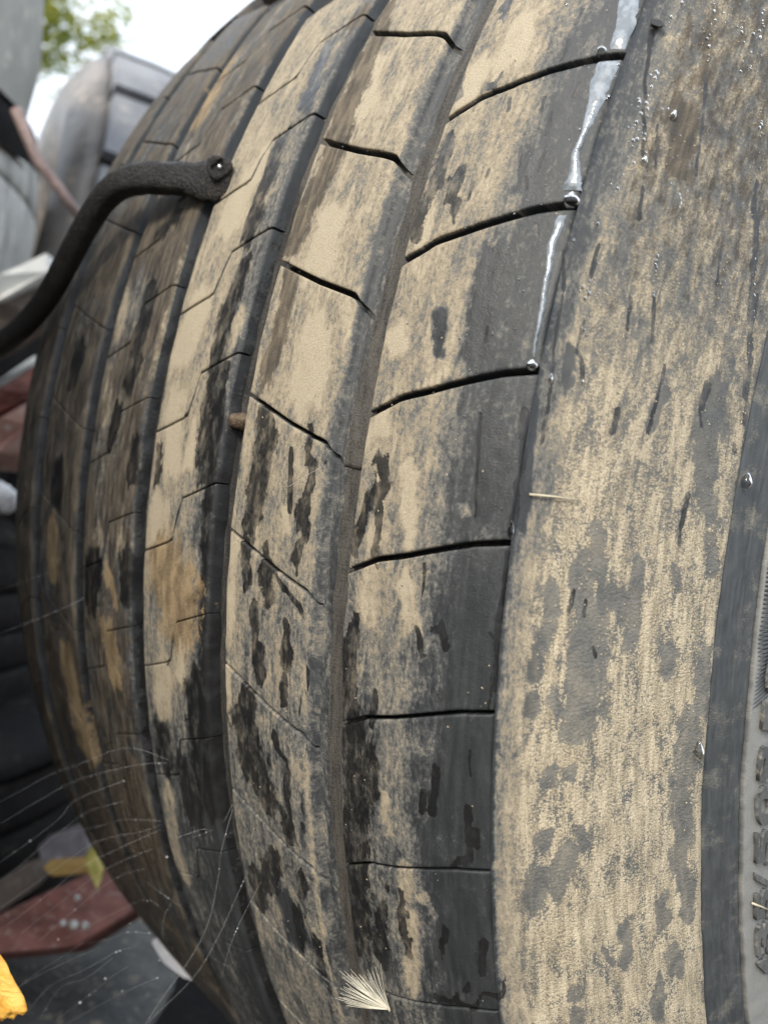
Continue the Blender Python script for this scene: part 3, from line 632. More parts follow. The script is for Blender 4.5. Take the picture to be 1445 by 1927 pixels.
# shoulder skin below the tread edge, near side: fine in view, coarse behind
def skin(name, s_arr, t_arr, mat, mirror=False, wrap=False, relief=True, par=tyre):
    S_, T_ = np.meshgrid(s_arr, t_arr); a, r = surf(S_); u = T_*.46
    h = 0*S_
    if relief:
        L1, L2, L3 = .2625, .2730, .2815
        h += (fbm(S_*240, u*160)-.5)*.0004+(fbm(S_*50, u*30)-.5)*.0010
        h -= .0006*sstep(L1-.0004, L1+.0002, S_)                               # step down at the ridge line
        h -= .0007*np.exp(-((S_-L1)/.00045)**2)
        h += .00055*np.exp(-((S_-L2)/.0003)**2)                                # flash line
        h -= .0016*np.exp(-((S_-L3)/.00055)**2)                                # moulded groove
        h += .0006*sstep(L3, L3+.001, S_)
        h += .0004*np.exp(-((S_-.2345)/.0005)**2)*sstep(.1, .2, u)+.0003*np.exp(-((S_-.2485)/.0005)**2)*sstep(.12, .2, u)
    a2, r2 = surf(S_+1e-4); nx, nr = -(r2-r), (a2-a); L = np.hypot(nx, nr); a = a+nx/L*h; r = r+nr/L*h
    if mirror: a = -a
    at = attrs_for(S_, T_)
    V = P3(a, r, T_).reshape(-1, 3)
    return mesh(name, V, grid_faces(*S_.shape, flip=not mirror, wrap=wrap), mat, par, True, at)
s_b = np.linspace(EDGE, .2625, 92); s_m = np.linspace(.2625, .2800, 50); s_w = np.r_[np.linspace(.2800, .284, 24), np.linspace(.2845, SEG[-1], 30)]
t_v = np.linspace(-.62, .72, 620); t_r = np.linspace(.72, 2*math.pi-.62, 150)
skin("shoulder_wall", s_b, t_v, MT); skin("buttress_band", s_m, t_v, MS); skin("sidewall", s_w, t_v, MS)
skin("rear_shoulder_wall", s_b[::5], t_r, MT); skin("rear_sidewall", np.r_[s_m[::6], s_w[::6]], t_r, MS)
s_far = np.r_[np.linspace(EDGE, .262, 14), np.linspace(.265, SEG[-1], 14)]
skin("far_sidewall", s_far, np.linspace(-math.pi, math.pi, 241)[:-1], MS, True, True, False)
for sg in (1, -1):                           # lower sidewall down to the bead, both sides
    pr = np.array([(.2205, .325), (.214, .30), (.200, .277), (.183, .260), (.178, .250), (.170, .247), (.166, .252), (.178, .275), (.196, .300), (.203, .33)])
    Tc = np.linspace(-math.pi, math.pi, 181)[:-1]; A, TT = np.meshgrid(pr[:, 0]*sg, Tc); Rr = np.broadcast_to(pr[:, 1], A.shape)
    mesh("bead", P3(A, Rr, TT).reshape(-1, 3), grid_faces(*A.shape, flip=(sg > 0), wrap=True), MS, tyre, True, {"ta": np.stack([A, TT*.46, 0*A], -1).reshape(-1, 3)})
# fine moulded serrations above the lettering
V, F = [], []
def ser(t, s0, s1, w=.00042, h=.0007, skew=0.0):
    b = len(V); n = 7
    for i in range(n):
        f = i/(n-1); s = s0+(s1-s0)*f; tt = t+skew*f
        fade = min(1, f*8, (1-f)*8)
        for q, hh in ((-w, -.0002), (0, h*fade), (w, -.0002)):
            V.append(on(s, (tt*.46)+q*1.25, hh)-Vector((0, 0, ZC-RT)))
    for i in range(n-1):
        for j in (0, 1): F.append((b+i*3+j, b+i*3+j+1, b+(i+1)*3+j+1, b+(i+1)*3+j))
t = -.30; i = 0
while t < .155:
    f = float(sstep(.09, .155, np.array(t))); ser(t, .2830, .3005-.008*f, h=.0013*(1-f*.8), skew=.002+.012*float(sstep(.0, .14, np.array(t)))*-1); t += .0040; i += 1
tag(mesh("serration_band", V, F, MS, tyre, True, {"ta": np.array([(v[0], v[2], v[1]) for v in V])}), kind="stuff")
# raised size lettering, one mesh per character
MLET = simple("letter_rubber", (.075, .08, .083), (.115, .118, .118), 60, .6, (.2, .19, .16), .4, .0004)
for ch, t1, t0 in LETTERS:
    cu_ = bpy.data.curves.new("letter", 'FONT'); cu_.body = ch; cu_.extrude = .5; cu_.offset = .022; cu_.resolution_u = 4
    ob = bpy.data.objects.new("letter", cu_); COL.objects.link(ob); bpy.context.view_layer.update()
    me = bpy.data.meshes.new_from_object(ob.evaluated_get(bpy.context.evaluated_depsgraph_get())); bpy.data.objects.remove(ob)
    bm = bmesh.new(); bm.from_mesh(me); bmesh.ops.triangulate(bm, faces=bm.faces); bmesh.ops.remove_doubles(bm, verts=bm.verts, dist=1e-5)
    for it in range(2):
        long = [e for e in bm.edges if e.calc_length() > .12]
        if long: bmesh.ops.subdivide_edges(bm, edges=long, cuts=1)
    xs = [v.co.x for v in bm.verts]; x0, x1 = min(xs), max(xs); ta_ = []
    for v in bm.verts:
        fx = (v.co.x-x0)/(x1-x0); fy = v.co.y/.72
        s = .2962-.0088*fy; tt = t1+(t0-t1)*fx+(fy-.5)*-.010; h = .0014 if v.co.z > 0 else -.0004
        v.co = on(s, tt*.46, h)-Vector((0, 0, ZC-RT)); 
    bm.to_mesh(me); bm.free(); me.materials.clear(); me.materials.append(MLET)
    o = lnk(bpy.data.objects.new("raised_character", me), tyre)

# ------------------------------------------------------------------ water
def patch(name, rows, h, mat, parent=None, across=9):
    V, F = [], []
    fine = []
    for i in range(len(rows)-1):
        for q in range(6):
            f = q/6; fine.append([rows[i][j]*(1-f)+rows[i+1][j]*f for j in range(4)])
    fine.append(list(rows[-1])); n = len(fine)
    for i, (s0, u0, s1, u1) in enumerate(fine):
        wob = (vn(np.array(i*.7), np.array(1.5))-.5)*.0008; wob2 = (vn(np.array(i*.9), np.array(7.5))-.5)*.0008
        endf = min(1, (i+.3)/2.0, (n-1-i+.3)/2.0)
        for j in range(across):
            f = j/(across-1); s = s0+wob+(s1+wob2-s0-wob)*f; uu = u0+(u1-u0)*f
            V.append(on(s, uu, .0000+h*endf*(1-(2*f-1)**4)+(vn(np.array(s*700.), np.array(uu*300.))-.5)*.0001))
    return mesh(name, V, grid_faces(n, across, flip=True), mat, parent)
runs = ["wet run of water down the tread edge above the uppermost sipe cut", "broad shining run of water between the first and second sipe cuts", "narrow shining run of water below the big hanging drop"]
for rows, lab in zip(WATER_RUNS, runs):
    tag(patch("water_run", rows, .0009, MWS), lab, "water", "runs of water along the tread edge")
def dome(s, u, ws, wu, h, seg=14, rings=6, sink=.0003, tear=0.0):
    o, ax, rd, nv = frame(s, u); V, F = [], []
    for i in range(rings):
        p = (i/(rings))*math.pi/2
        for k in range(seg):
            a_ = 2*math.pi*k/seg; y = math.sin(a_); wid = 1-tear*max(0, -y)*.8
            V.append(o+ax*(ws*math.cos(p)*math.cos(a_)*wid)+rd*(wu*math.cos(p)*y)+nv*(h*math.sin(p)*(1+.25*y*tear)-sink))
    V.append(o+nv*(h-sink)); top = len(V)-1
    for i in range(rings-1):
        for k in range(seg): k2 = (k+1) % seg; F.append((i*seg+k, i*seg+k2, (i+1)*seg+k2, (i+1)*seg+k))
    for k in range(seg): F.append(((rings-1)*seg+k, (rings-1)*seg+(k+1) % seg, top))
    return V, F
for lab, s, u, ws, wu in DROPS:
    V, F = dome(s, u, ws, wu, min(ws, wu)*.95+.0006, 20, 8, .0003, .6)
    tag(mesh("water_drop", V, F, MW), lab, "water drop", "large drops of water on the tyre")
V, F = [], []
def addd(s, u, w, h, el=1.0):
    v, f = dome(s, u, w, w*el, h, 7, 3, .0001); b = len(V); V.extend(v); F.extend([tuple(i+b for i in q) for q in f])
for s0, u0, s1, u1 in BEAD_ROWS:
    L = math.hypot(s1-s0, u1-u0); n = int(L/.0011)
    for i in range(n):
        if random.random() < .5: continue
        f = (i+random.random()*.7)/n; w = random.choice((.00022, .0003, .0004, .0005)); addd(s0+(s1-s0)*f+random.gauss(0, .00045), u0+(u1-u0)*f, w, w*.9, random.uniform(.9, 1.8))
for i in range(190):
    s = random.uniform(.140, .186); u = random.uniform(-.17, .06)
    if random.random() > (.25+.75*(s-.14)/.046): continue
    w = random.choice((.00016, .0002, .00025, .00038)); addd(s, u, w, w*.8, random.uniform(.9, 1.6))
for i in range(60):
    s = random.uniform(.188, .255); u = random.uniform(-.17, .03); w = random.choice((.0002, .00025, .00035)); addd(s, u, w, w*.9)
for i in range(70):
    s = random.gauss(.197, .002); u = random.uniform(-.14, -.05); w = random.choice((.0003, .0004, .0006)); addd(s, u, w, w*.9, 1.3)
for i in range(40):
    s = random.uniform(.08, .118); u = random.uniform(-.16, 0); w = .00025; addd(s, u, w, w*.9)
tag(mesh("water_beads", V, F, MW), "fine beads of water scattered over the upper tread edge and sandy shoulder", "water", kind="stuff")
o_, ax_, rd_, nv_ = frame(*FLAP)
fp = [(-.0035, -.0030, .0), (.0015, -.0040, .0004), (.0040, .0005, .0022), (.0015, .0030, .0026), (-.0020, .0010, .0010)]
V = [o_+ax_*a_+rd_*b_+nv_*c_-Vector((0, 0, ZC-RT)) for a_, b_, c_ in [(x_*.6, y_*.6, z_*.9) for x_, y_, z_ in fp]]+[o_+ax_*a_*.8+rd_*b_*.8+nv_*(c_-.0012)-Vector((0, 0, ZC-RT)) for a_, b_, c_ in [(x_*.6, y_*.6, z_*.9) for x_, y_, z_ in fp]]
mesh("torn_flap", V, [(0, 1, 2, 3, 4), (9, 8, 7, 6, 5)]+[(i, i+5, (i+1) % 5+5, (i+1) % 5) for i in range(5)], MG, tyre, False, {"ta": np.zeros((10, 3)), "dust": np.full(10, .05)})
# grit sitting on the tread
MGRIT = simple("grit", (.34, .28, .19), (.55, .48, .36), 300, .9)
V, F = [], []
def grain(s, u, r):
    o, ax, rd, nv = frame(s, u); b = len(V); c = o+nv*r*.35
    dirs = [ax, rd, -ax, -rd]
    for d_ in dirs: V.append(c+d_*r*random.uniform(.6, 1.2)+nv*r*random.uniform(-.2, .2))
    V.append(c+nv*r*random.uniform(.5, 1)); V.append(c-nv*r)
    for k in range(4): F.append((b+k, b+(k+1) % 4, b+4)); F.append((b+(k+1) % 4, b+k, b+5))
for i in range(3600):
    u = random.uniform(-.18, .2); x = random.random()
    if x < .84: s = random.uniform(.198, .260); 
    elif x < .89: s = random.uniform(.134, .186)
    elif x < .92: s = random.uniform(.07, .117)
    else: continue
    if vn(np.array(s*170.), np.array(u*90.)) < .46: continue
    grain(s, u, random.choice((.00012, .00016, .0002, .00026, .00034)))
tag(mesh("grit", V, F, MGRIT, smooth=False), "pale grit grains clinging to the sandy shoulder and tread", "grit", kind="stuff")

# ------------------------------------------------------------------ small things on the tyre
def curve_on(pts, r0, r1, h):
    P = [on(s, u, h+.0003*math.sin(i*1.7)) for i, (s, u) in enumerate(pts)]; return tube(P, [r0+(r1-r0)*i/(len(P)-1) for i in range(len(P))], 6)
MSTRAW = simple("dry_straw", (.42, .37, .26), (.62, .57, .45), 120, .7)
V, F = curve_on(STRAW, .00035, .0002, .0007); tag(mesh("dry_straw", V, F, MSTRAW), "thin pale straw lying across the sandy shoulder below the dark trickle", "straw")
V, F = curve_on(TWIG, .0004, .0003, .0012); tag(mesh("twig", V, F, MSTRAW), "short pale twig lying over the raised sidewall characters", "twig")
# pebble jammed in the second groove
def rock(name, c, r, mat, sq=(1, 1, 1), seed=1, sub=3, amp=.35):
    bm = bmesh.new(); bmesh.ops.create_icosphere(bm, subdivisions=sub, radius=1.0); rr = np.random.default_rng(seed); o = rr.random(3)*40
    for v in bm.verts:
        k = 1+amp*(float(fbm(np.array(v.co.x*1.6+o[0]+v.co.z), np.array(v.co.y*1.6+o[1]-v.co.z*.7)))-.5)*2
        v.co = Vector((v.co.x*sq[0], v.co.y*sq[1], v.co.z*sq[2]))*r*k
    me = bpy.data.meshes.new(name); bm.to_mesh(me); bm.free(); me.polygons.foreach_set("use_smooth", [True]*len(me.polygons)); me.materials.append(mat)
    ob = bpy.data.objects.new(name, me); ob.location = c; COL.objects.link(ob); return ob
ps, pu = PEBBLE
tag(rock("pebble", on(.0615, pu, -.0030), .0056, simple("rusty_pebble", (.085, .055, .038), (.20, .15, .105), 260, .9, (.34, .26, .18), .9, .002), (1.15, .8, .62), 5), "rusty brown pebble jammed in the dark groove beside the middle rib", "pebble")
# feathery seed tuft
sb = on(*SEED_BASE, .0012); MSEED = NT("silky_seed_hair").fin((.80, .77, .66), .45, spec=.5); MSEED.node_tree.nodes["Principled BSDF"].inputs['Subsurface Weight'].default_value = .0
seed = empty("feathery_seed", sb, "white feathery seed tuft stuck at the bottom of the shoulder rib", "seed")
V, F = [], []
for i in range(76):
    k = random.random()**.8; j = min(int(k*len(SEED_TIPS)), len(SEED_TIPS)-1); ts, tu = SEED_TIPS[j] if j < len(SEED_TIPS) else SEED_TIPS[-1]
    ts += random.gauss(0, .0007); tu += random.gauss(0, .0009); L = random.uniform(.72, 1.05); bend = random.gauss(.0006, .0016); lift = random.uniform(.001, .006)
    pts = []
    for q in range(7):
        f = q/6*L; s = SEED_BASE[0]+(ts-SEED_BASE[0])*f+bend*f*f; uu = SEED_BASE[1]+(tu-SEED_BASE[1])*f-abs(bend)*f*f*.6
        pts.append(on(s, uu, .0010+lift*f*(1.2-f*.4))-sb)
    v, f_ = tube(pts, [.00012-.00008*q/6 for q in range(7)], 4, False); b = len(V); V += v; F += [tuple(x+b for x in q) for q in f_]
tag(mesh("seed_hairs", V, F, MSEED, seed), kind="stuff")
b0 = on(SEED_BASE[0]-.0012, SEED_BASE[1]-.001, .0012)-sb
V, F = tube([b0, b0*.4, Vector((.0002, 0, -.0004))], [.0003, .0005, .0004], 8); mesh("seed_stalk", V, F, MSTRAW, seed)

# ------------------------------------------------------------------ black bent bar wedged in a groove
MBAR = simple("pitted_black_steel", (.010, .010, .011), (.024, .022, .021), 120, .45, (.060, .045, .034), .9, .0022)
bar = empty("bent_bar", (0.0006, -0.4486, 1.4228), "black bent steel bar with a lumpy eye end resting across the tread", "bar")
def bar_mesh(path):
    V, F = [], []; n = len(path); seg = 16; P = [Vector(p[0]) for p in path]
    for it in range(3):                                   # smooth it
        Q = [P[0]]; H = [path[0]]
        break
    dense, sz = [], []
    for i in range(n-1):
        p0, p1, p2, p3 = P[max(i-1, 0)], P[i], P[i+1], P[min(i+2, n-1)]
        for q in range(6):
            t = q/6; dense.append(.5*((2*p1)+(-p0+p2)*t+(2*p0-5*p1+4*p2-p3)*t*t+(-p0+3*p1-3*p2+p3)*t**3))
            sz.append([path[i][k]*(1-t)+path[i+1][k]*t for k in (1, 2)])
    dense.append(P[-1]); sz.append(list(path[-1][1:3])); n = len(dense)
    vw = cf
    for i, p in enumerate(dense):
        d = (dense[min(i+1, n-1)]-dense[max(i-1, 0)]).normalized(); b = (vw-d*vw.dot(d)).normalized(); a = d.cross(b)
        hw, hd = sz[i][0]*PATHK, sz[i][1]*1.1; am = .0017*max(.12, 1-i/36.)
        for k in range(seg):
            th = 2*math.pi*k/seg; c, s_ = math.cos(th), math.sin(th); ex = .62
            x = math.copysign(abs(c)**ex, c)*hw; y = math.copysign(abs(s_)**ex, s_)*hd
            w = 1+(float(fbm(np.array(i*.55+k*.3), np.array(k*1.1+3)))-.5)*2*am/ .006
            V.append(p+a*x*w+b*y*w)
    F = [(i*seg+k, i*seg+(k+1) % seg, (i+1)*seg+(k+1) % seg, (i+1)*seg+k) for i in range(n-1) for k in range(seg)]
    F += [tuple(range(seg))[::-1], tuple(range((n-1)*seg, n*seg))]
    return V, F
off_ = Vector(bar.location)
PATHK = 1.04
path = [((0.0116, -0.4486, 1.4192), .0060, .0022), ((0.0074, -0.4517, 1.4188), .0094, .0026), ((-0.0010, -0.4534, 1.4192), .0080, .0034), ((-0.0135, -0.4550, 1.4212), .0066, .0045), ((-0.0291, -0.4585, 1.4235), .0067, .0048), ((-0.0473, -0.4619, 1.4249), .0066, .0048), ((-0.0629, -0.4640, 1.4240), .0062, .0048), ((-0.0771, -0.4648, 1.4189), .0056, .0048), ((-0.0905, -0.4650, 1.4104), .0054, .0048), ((-0.1035, -0.4647, 1.4006), .0055, .0048), ((-0.1163, -0.4642, 1.3906), .0056, .0048), ((-0.1289, -0.4634, 1.3819), .0056, .0048), ((-0.1492, -0.4622, 1.3716), .0057, .0048), ((-0.1774, -0.4622, 1.3598), .0058, .0048), ((-0.2118, -0.4629, 1.3504), .006, .005), ((-0.2707, -0.4682, 1.3352), .006, .005)]
V, F = bar_mesh(path); mesh("rod", [v-off_ for v in V], F, MBAR, bar)
# the eye: a ring of scale with a dark hole and a small bright pin
bm = bmesh.new(); ec = Vector((0.0100, -0.4546, 1.4227))-off_; R3 = Matrix((cx, cu, -cf)).transposed()
V, F = [], []
for i in range(28):
    A_ = 2*math.pi*i/28
    for k in range(10):
        B_ = 2*math.pi*k/10; rr = .0040+.0015*math.cos(B_)*(1+.4*math.sin(A_*3+1))
        V.append(ec+R3@Vector((rr*math.cos(A_)*1.0, rr*math.sin(A_)*.95, .0012*math.sin(B_))))
F = [(i*10+k, i*10+(k+1) % 10, ((i+1) % 28)*10+(k+1) % 10, ((i+1) % 28)*10+k) for i in range(28) for k in range(10)]
mesh("eye_ring", V, F, MBAR, bar)
def disc(c, r, h, mat, name, par):
    V, F = [], []
    for z, rr in ((0, r), (h*.6, r*.85), (h, r*.45)):
        for k in range(14): V.append(c+R3@Vector((rr*math.cos(k*math.pi/7), rr*math.sin(k*math.pi/7), z)))
    F = [(j*14+k, j*14+(k+1) % 14, (j+1)*14+(k+1) % 14, (j+1)*14+k) for j in (0, 1) for k in range(14)]+[tuple(range(28, 42))]
    return mesh(name, V, F, mat, par)
disc(ec-R3@Vector((0, 0, .0012)), .0046, .0008, simple("scale_pit", (.006, .006, .006), (.012, .011, .01), 60, .8), "eye_hole", bar)
disc(ec+R3@Vector((.0004, .0003, -.0006)), .0012, .0011, NT("bright_pin").fin((.65, .65, .66), .25, Metallic=.9), "pin", bar)

# ------------------------------------------------------------------ the heap behind
def bg_tyre(loc, axis, R, Wd, cols, nblk, mat, wmat, label, name="scrap_tyre", group="scrap tyres heaped behind the worn tyre", depth=.012, skew=.0, sw=.045, roll=0.0):
    root = empty(name, loc, label, "tyre", group)
    ax = Vector(axis).normalized(); root.rotation_mode = 'QUATERNION'; root.rotation_quaternion = ax.to_track_quat('X', 'Z')
    h = Wd/2; n = 96
    prof = [(-h*.80, R*.52), (-h*.95, R*.56), (-h-sw*.5, R*.68), (-h-sw*.62, R*.80), (-h-sw*.3, R*.90), (-h*.98, R*.965-depth*.4), (-h*.97, R-depth-.013), (0, R-depth-.004), (h*.97, R-depth-.013), (h*.98, R*.965-depth*.4), (h+sw*.3, R*.90), (h+sw*.62, R*.80), (h+sw*.5, R*.68), (h*.95, R*.56), (h*.80, R*.52)]
    V = []; m = len(prof)
    for i in range(n):
        A_ = 2*math.pi*i/n
        for x, r in prof: V.append((x, -r*math.cos(A_), r*math.sin(A_)))
    mesh("casing", V, grid_faces(n, m, wrap=True), wmat, root)
    for ci, (c0, c1) in enumerate(cols):
        c0, c1 = c0*h, c1*h; gapf = .0 if nblk == 1 else .16
        N = nblk
        for b_ in range(N):
            nn = 96 if N == 1 else 5
            V = []; pr = [(c0-.002, R-depth*1.05), (c0, R-.003-.02*(c0/h)**2*.4), (c0+.004, R-.012*(c0/h)**2), ((c0+c1)/2, R-.012*((c0+c1)/2/h)**2), (c1-.004, R-.012*(c1/h)**2), (c1, R-.003-.02*(c1/h)**2*.4), (c1+.002, R-depth*1.05)]
            a0 = 2*math.pi*(b_+(.5 if ci % 2 else 0)*(N > 1))/N+roll; a1 = a0+2*math.pi/N*(1-gapf)
            for i in range(nn):
                f = i/(nn if N == 1 else nn-1); A0 = a0+(a1-a0)*f; e_ = 0
                for x, r in pr:
                    if N > 1 and i in (0, nn-1): r2 = R-depth*1.05
                    else: r2 = r
                    A_ = A0+skew*x/h
                    if N > 1 and i == 1: A_ = a0+.004+skew*x/h
                    if N > 1 and i == nn-2: A_ = a1-.004+skew*x/h
                    V.append((x, -r2*math.cos(A_), r2*math.sin(A_)))
            mesh("tread_rib" if N == 1 else "tread_block", V, grid_faces(nn, 7, wrap=(N == 1)), mat, root, N == 1)
    return root
def rub(name, a, b, c, sc=7, rough=.7, stretch=(1, 1, 1)): return simple(name, a, b, sc, rough, c, .4, .004, stretch, .12 if rough > .75 else .4)
R_PALE = rub("bleached_rubber", (.22, .22, .20), (.36, .35, .31), (.46, .43, .36), 5, .6)
R_WHITE = rub("chalky_rubber", (.26, .26, .25), (.50, .50, .47), (.62, .61, .57), 7, .6, (1, 6, 6))
R_GREY = rub("grey_old_rubber", (.09, .085, .082), (.20, .18, .165), (.34, .29, .23), 9, .42)
R_BLUE = rub("worn_lug_rubber", (.12, .125, .14), (.20, .205, .22), (.27, .26, .24), 8, .42)
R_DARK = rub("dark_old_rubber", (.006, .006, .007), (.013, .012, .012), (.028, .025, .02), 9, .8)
R_MID = rub("dull_old_rubber", (.016, .017, .018), (.06, .06, .056), (.17, .15, .115), 22, .6)
axl = -(cx*math.cos(math.radians(30))+cf*math.sin(math.radians(30)))
R4 = [(-.96, -.5), (-.42, -.03), (.03, .42), (.5, .96)]
lug = bg_tyre((-1.3397, 0.0938, 1.5276), axl+Vector((0, 0, .24)), .50, .30, [(-.96, -.04), (.04, .96)], 20, R_BLUE, R_GREY, "grey lugged tyre standing behind the bent bar under the open sky", depth=.03, roll=.13, sw=.07)
bg_tyre((-1.0304, -0.6496, 1.8081), (.05, .02, 1), .44, .22, [(-.96, .96)], 1, R_PALE, R_DARK, "pale bleached tyre lying flat on top of the heap, its underside coloured black for shade", depth=.006)  # near-black casing colour stands in for shadow on the underside
bg_tyre((-1.0710, -0.6149, 1.5731), (-.03, .05, 1), .44, .23, [(-.96, .3), (.34, .96)], 1, R_WHITE, R_MID, "chalky white tyre lying flat below the pale one, beside the thin rod", depth=.008)
for i, (px, z) in enumerate(((0, 0),)): pass
bg_tyre((-1.0306, -0.6406, 1.6763), (.04, .02, 1), .445, .05, [(-.96, .96)], 1, R_DARK, R_DARK, "thin black tyre lying flat between the pale and the chalky tyres", depth=.006)
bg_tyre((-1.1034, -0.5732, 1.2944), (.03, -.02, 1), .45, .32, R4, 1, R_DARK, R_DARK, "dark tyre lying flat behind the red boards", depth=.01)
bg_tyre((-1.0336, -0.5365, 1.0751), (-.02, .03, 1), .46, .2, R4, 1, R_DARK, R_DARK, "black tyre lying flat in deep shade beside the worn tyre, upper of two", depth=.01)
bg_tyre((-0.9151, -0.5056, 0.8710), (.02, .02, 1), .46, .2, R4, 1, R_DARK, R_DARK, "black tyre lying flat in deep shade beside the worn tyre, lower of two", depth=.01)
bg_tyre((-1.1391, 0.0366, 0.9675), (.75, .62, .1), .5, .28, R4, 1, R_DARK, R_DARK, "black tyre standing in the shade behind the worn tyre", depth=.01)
for z_, lab in ((.11, "lowest"), (.36, "second"), (.61, "third"), (.86, "fourth"), (1.11, "fifth"), (1.36, "sixth"), (1.60, "topmost")):  # unseen tyres added to block sun and sky from the far ribs
    bg_tyre((-.31+.02*math.sin(z_*9), -1.09+.02*math.cos(z_*7), z_), (.03*math.sin(z_*5), .02, 1), .42, .20, R4, 1, R_DARK, R_DARK, lab+" dark tyre of the unseen stack added beside the camera to shade the far ribs", group="unseen stack of tyres added to block light", depth=.01)
axd = (cx+Vector((0, 0, -.32))).normalized()
tc = Vector((-0.2852, -0.3553, 0.8887))-Vector((0, 0, .45))+cf*.06
bg_tyre(tuple(tc), axd, .42, .30, [(-.97, .45), (.5, .97)], 1, R_MID, R_MID, "dull grey tyre at the foot of the heap under the spider web", depth=.012)
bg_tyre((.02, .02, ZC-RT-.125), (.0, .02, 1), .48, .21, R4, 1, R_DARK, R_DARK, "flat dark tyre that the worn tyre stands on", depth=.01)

def prism(name, pts, back, mat, label=None, cat=None, group=None, bev=.0015):
    bm = bmesh.new(); pts = [Vector(p) for p in pts]; back = Vector(back)
    vs = [bm.verts.new(p) for p in pts]; f = bm.faces.new(vs); r = bmesh.ops.extrude_face_region(bm, geom=[f])
    for v in [g for g in r['geom'] if isinstance(g, bmesh.types.BMVert)]: v.co += back
    bmesh.ops.recalc_face_normals(bm, faces=bm.faces); bmesh.ops.bevel(bm, geom=list(bm.edges), offset=bev, segments=2, affect='EDGES')
    me = bpy.data.meshes.new(name); bm.to_mesh(me); bm.free(); me.materials.append(mat); o = lnk(bpy.data.objects.new(name, me))
    return tag(o, label, cat, group) if label else o
RED = simple("red_painted_wood", (.11, .042, .034), (.24, .095, .075), 22, .65, (.30, .20, .165), .3, .002, (1, 1, 3))
REDP = simple("pale_red_wood", (.30, .16, .13), (.42, .25, .21), 16, .6, (.5, .42, .38), .3, .002)
WHT = simple("white_painted_wood", (.55, .56, .55), (.74, .75, .73), 12, .5, (.35, .33, .3), .3, .002)
BRN = simple("brown_wood", (.07, .052, .042), (.13, .10, .08), 14, .75, (.2, .16, .13), .4, .002)
PUR = simple("weathered_purple_board", (.09, .078, .085), (.17, .15, .155), 16, .65, (.26, .24, .235), .3, .002)
prism("white_board", [(-0.5952, -0.3724, 1.4372), (-0.5757, -0.3506, 1.4568), (-0.5677, -0.3112, 1.4894), (-0.5639, -0.3079, 1.4694), (-0.5729, -0.3486, 1.4322), (-0.5924, -0.3704, 1.4127)], cf*.05, WHT, "white painted board end sloping up under the chalky tyre", "board")
prism("brown_board", [(-0.6027, -0.3669, 1.4097), (-0.5830, -0.3449, 1.4300), (-0.5792, -0.3101, 1.4603), (-0.5736, -0.3054, 1.4282), (-0.5788, -0.3418, 1.3930), (-0.5983, -0.3638, 1.3717)], cf*.05, BRN, "brown board below the white board, behind the bent bar", "board")
prism("grey_board", [(-0.5195, -0.3833, 1.3353), (-0.5010, -0.3627, 1.3506), (-0.5023, -0.3336, 1.3793), (-0.5014, -0.3329, 1.3714), (-0.5002, -0.3621, 1.3433), (-0.5181, -0.3823, 1.3231)], cf*.06, WHT, "thin pale strip of board on top of the red boards", "board")
prism("red_board", [(-0.5178, -0.3821, 1.3207), (-0.4999, -0.3620, 1.3413), (-0.5017, -0.3334, 1.3682), (-0.5000, -0.3326, 1.3410), (-0.4976, -0.3603, 1.3214), (-0.5159, -0.3807, 1.3047)], cf*.12, RED, "upper red painted board behind the far edge of the tyre", "board", "red boards in the heap")
prism("red_board", [(-0.5040, -0.3831, 1.2941), (-0.4864, -0.3632, 1.3144), (-0.4899, -0.3367, 1.3355), (-0.4885, -0.3361, 1.3116), (-0.4829, -0.3607, 1.2837), (-0.5007, -0.3807, 1.2653)], cf*.12, REDP, "lower paler red board behind the far edge of the tyre", "board", "red boards in the heap")
tag(rock("pale_stone", (-0.4246, -0.3730, 1.2464), .0135, simple("chalk_stone", (.5, .5, .52), (.7, .7, .7), 80, .8), (1, .8, 1.0), 9), "pale rounded stone in the shade beside the far edge of the tyre", "stone")
prism("red_board", [(-0.3800, -0.3394, 0.8984), (-0.3562, -0.3128, 0.9217), (-0.3487, -0.2747, 0.9368), (-0.2901, -0.2708, 0.9238), (-0.2838, -0.3235, 0.9092), (-0.3344, -0.3788, 0.8911), (-0.3770, -0.3658, 0.8933)], cf*.03+Vector((0, 0, -.02)), RED, "broad red board lying low in the heap under the yellow leaf", "board", "red boards in the heap")
prism("purple_board", [(-0.4289, -0.3027, 0.9255), (-0.4204, -0.2635, 0.9402), (-0.3839, -0.2690, 0.9237), (-0.4038, -0.3054, 0.9176)], cf*.03, PUR, "weathered purple grey board above the broad red board", "board")
prism("ochre_strip", [(-0.3949, -0.3104, 0.9224), (-0.3720, -0.2780, 0.9295), (-0.3651, -0.2782, 0.9228), (-0.3835, -0.3056, 0.9177)], cf*.02, simple("ochre_wood", (.22, .13, .03), (.34, .21, .06), 20, .7), "ochre strip of wood between the purple and red boards", "board")
prism("dark_red_board", [(-0.4519, -0.3444, 0.8723), (-0.4414, -0.3175, 0.8935), (-0.4297, -0.3045, 0.9034), (-0.4035, -0.3058, 0.9012), (-0.4151, -0.3340, 0.8780), (-0.4295, -0.3501, 0.8621)], cf*.04, BRN, "dark brown board left of the broad red board", "board")
V, F = tube([(-0.6268, -0.3393, 1.6364), (-0.6112, -0.3171, 1.5891), (-0.5990, -0.2976, 1.5660), (-0.5926, -0.2627, 1.5323)], [.006, .006, .0055, .005], 10)
tag(mesh("thin_rod", V, F, simple("rusty_rod", (.14, .10, .095), (.26, .19, .18), 40, .5, (.34, .28, .27))), "thin rusty rod slanting down across the heap to the bent bar", "rod")

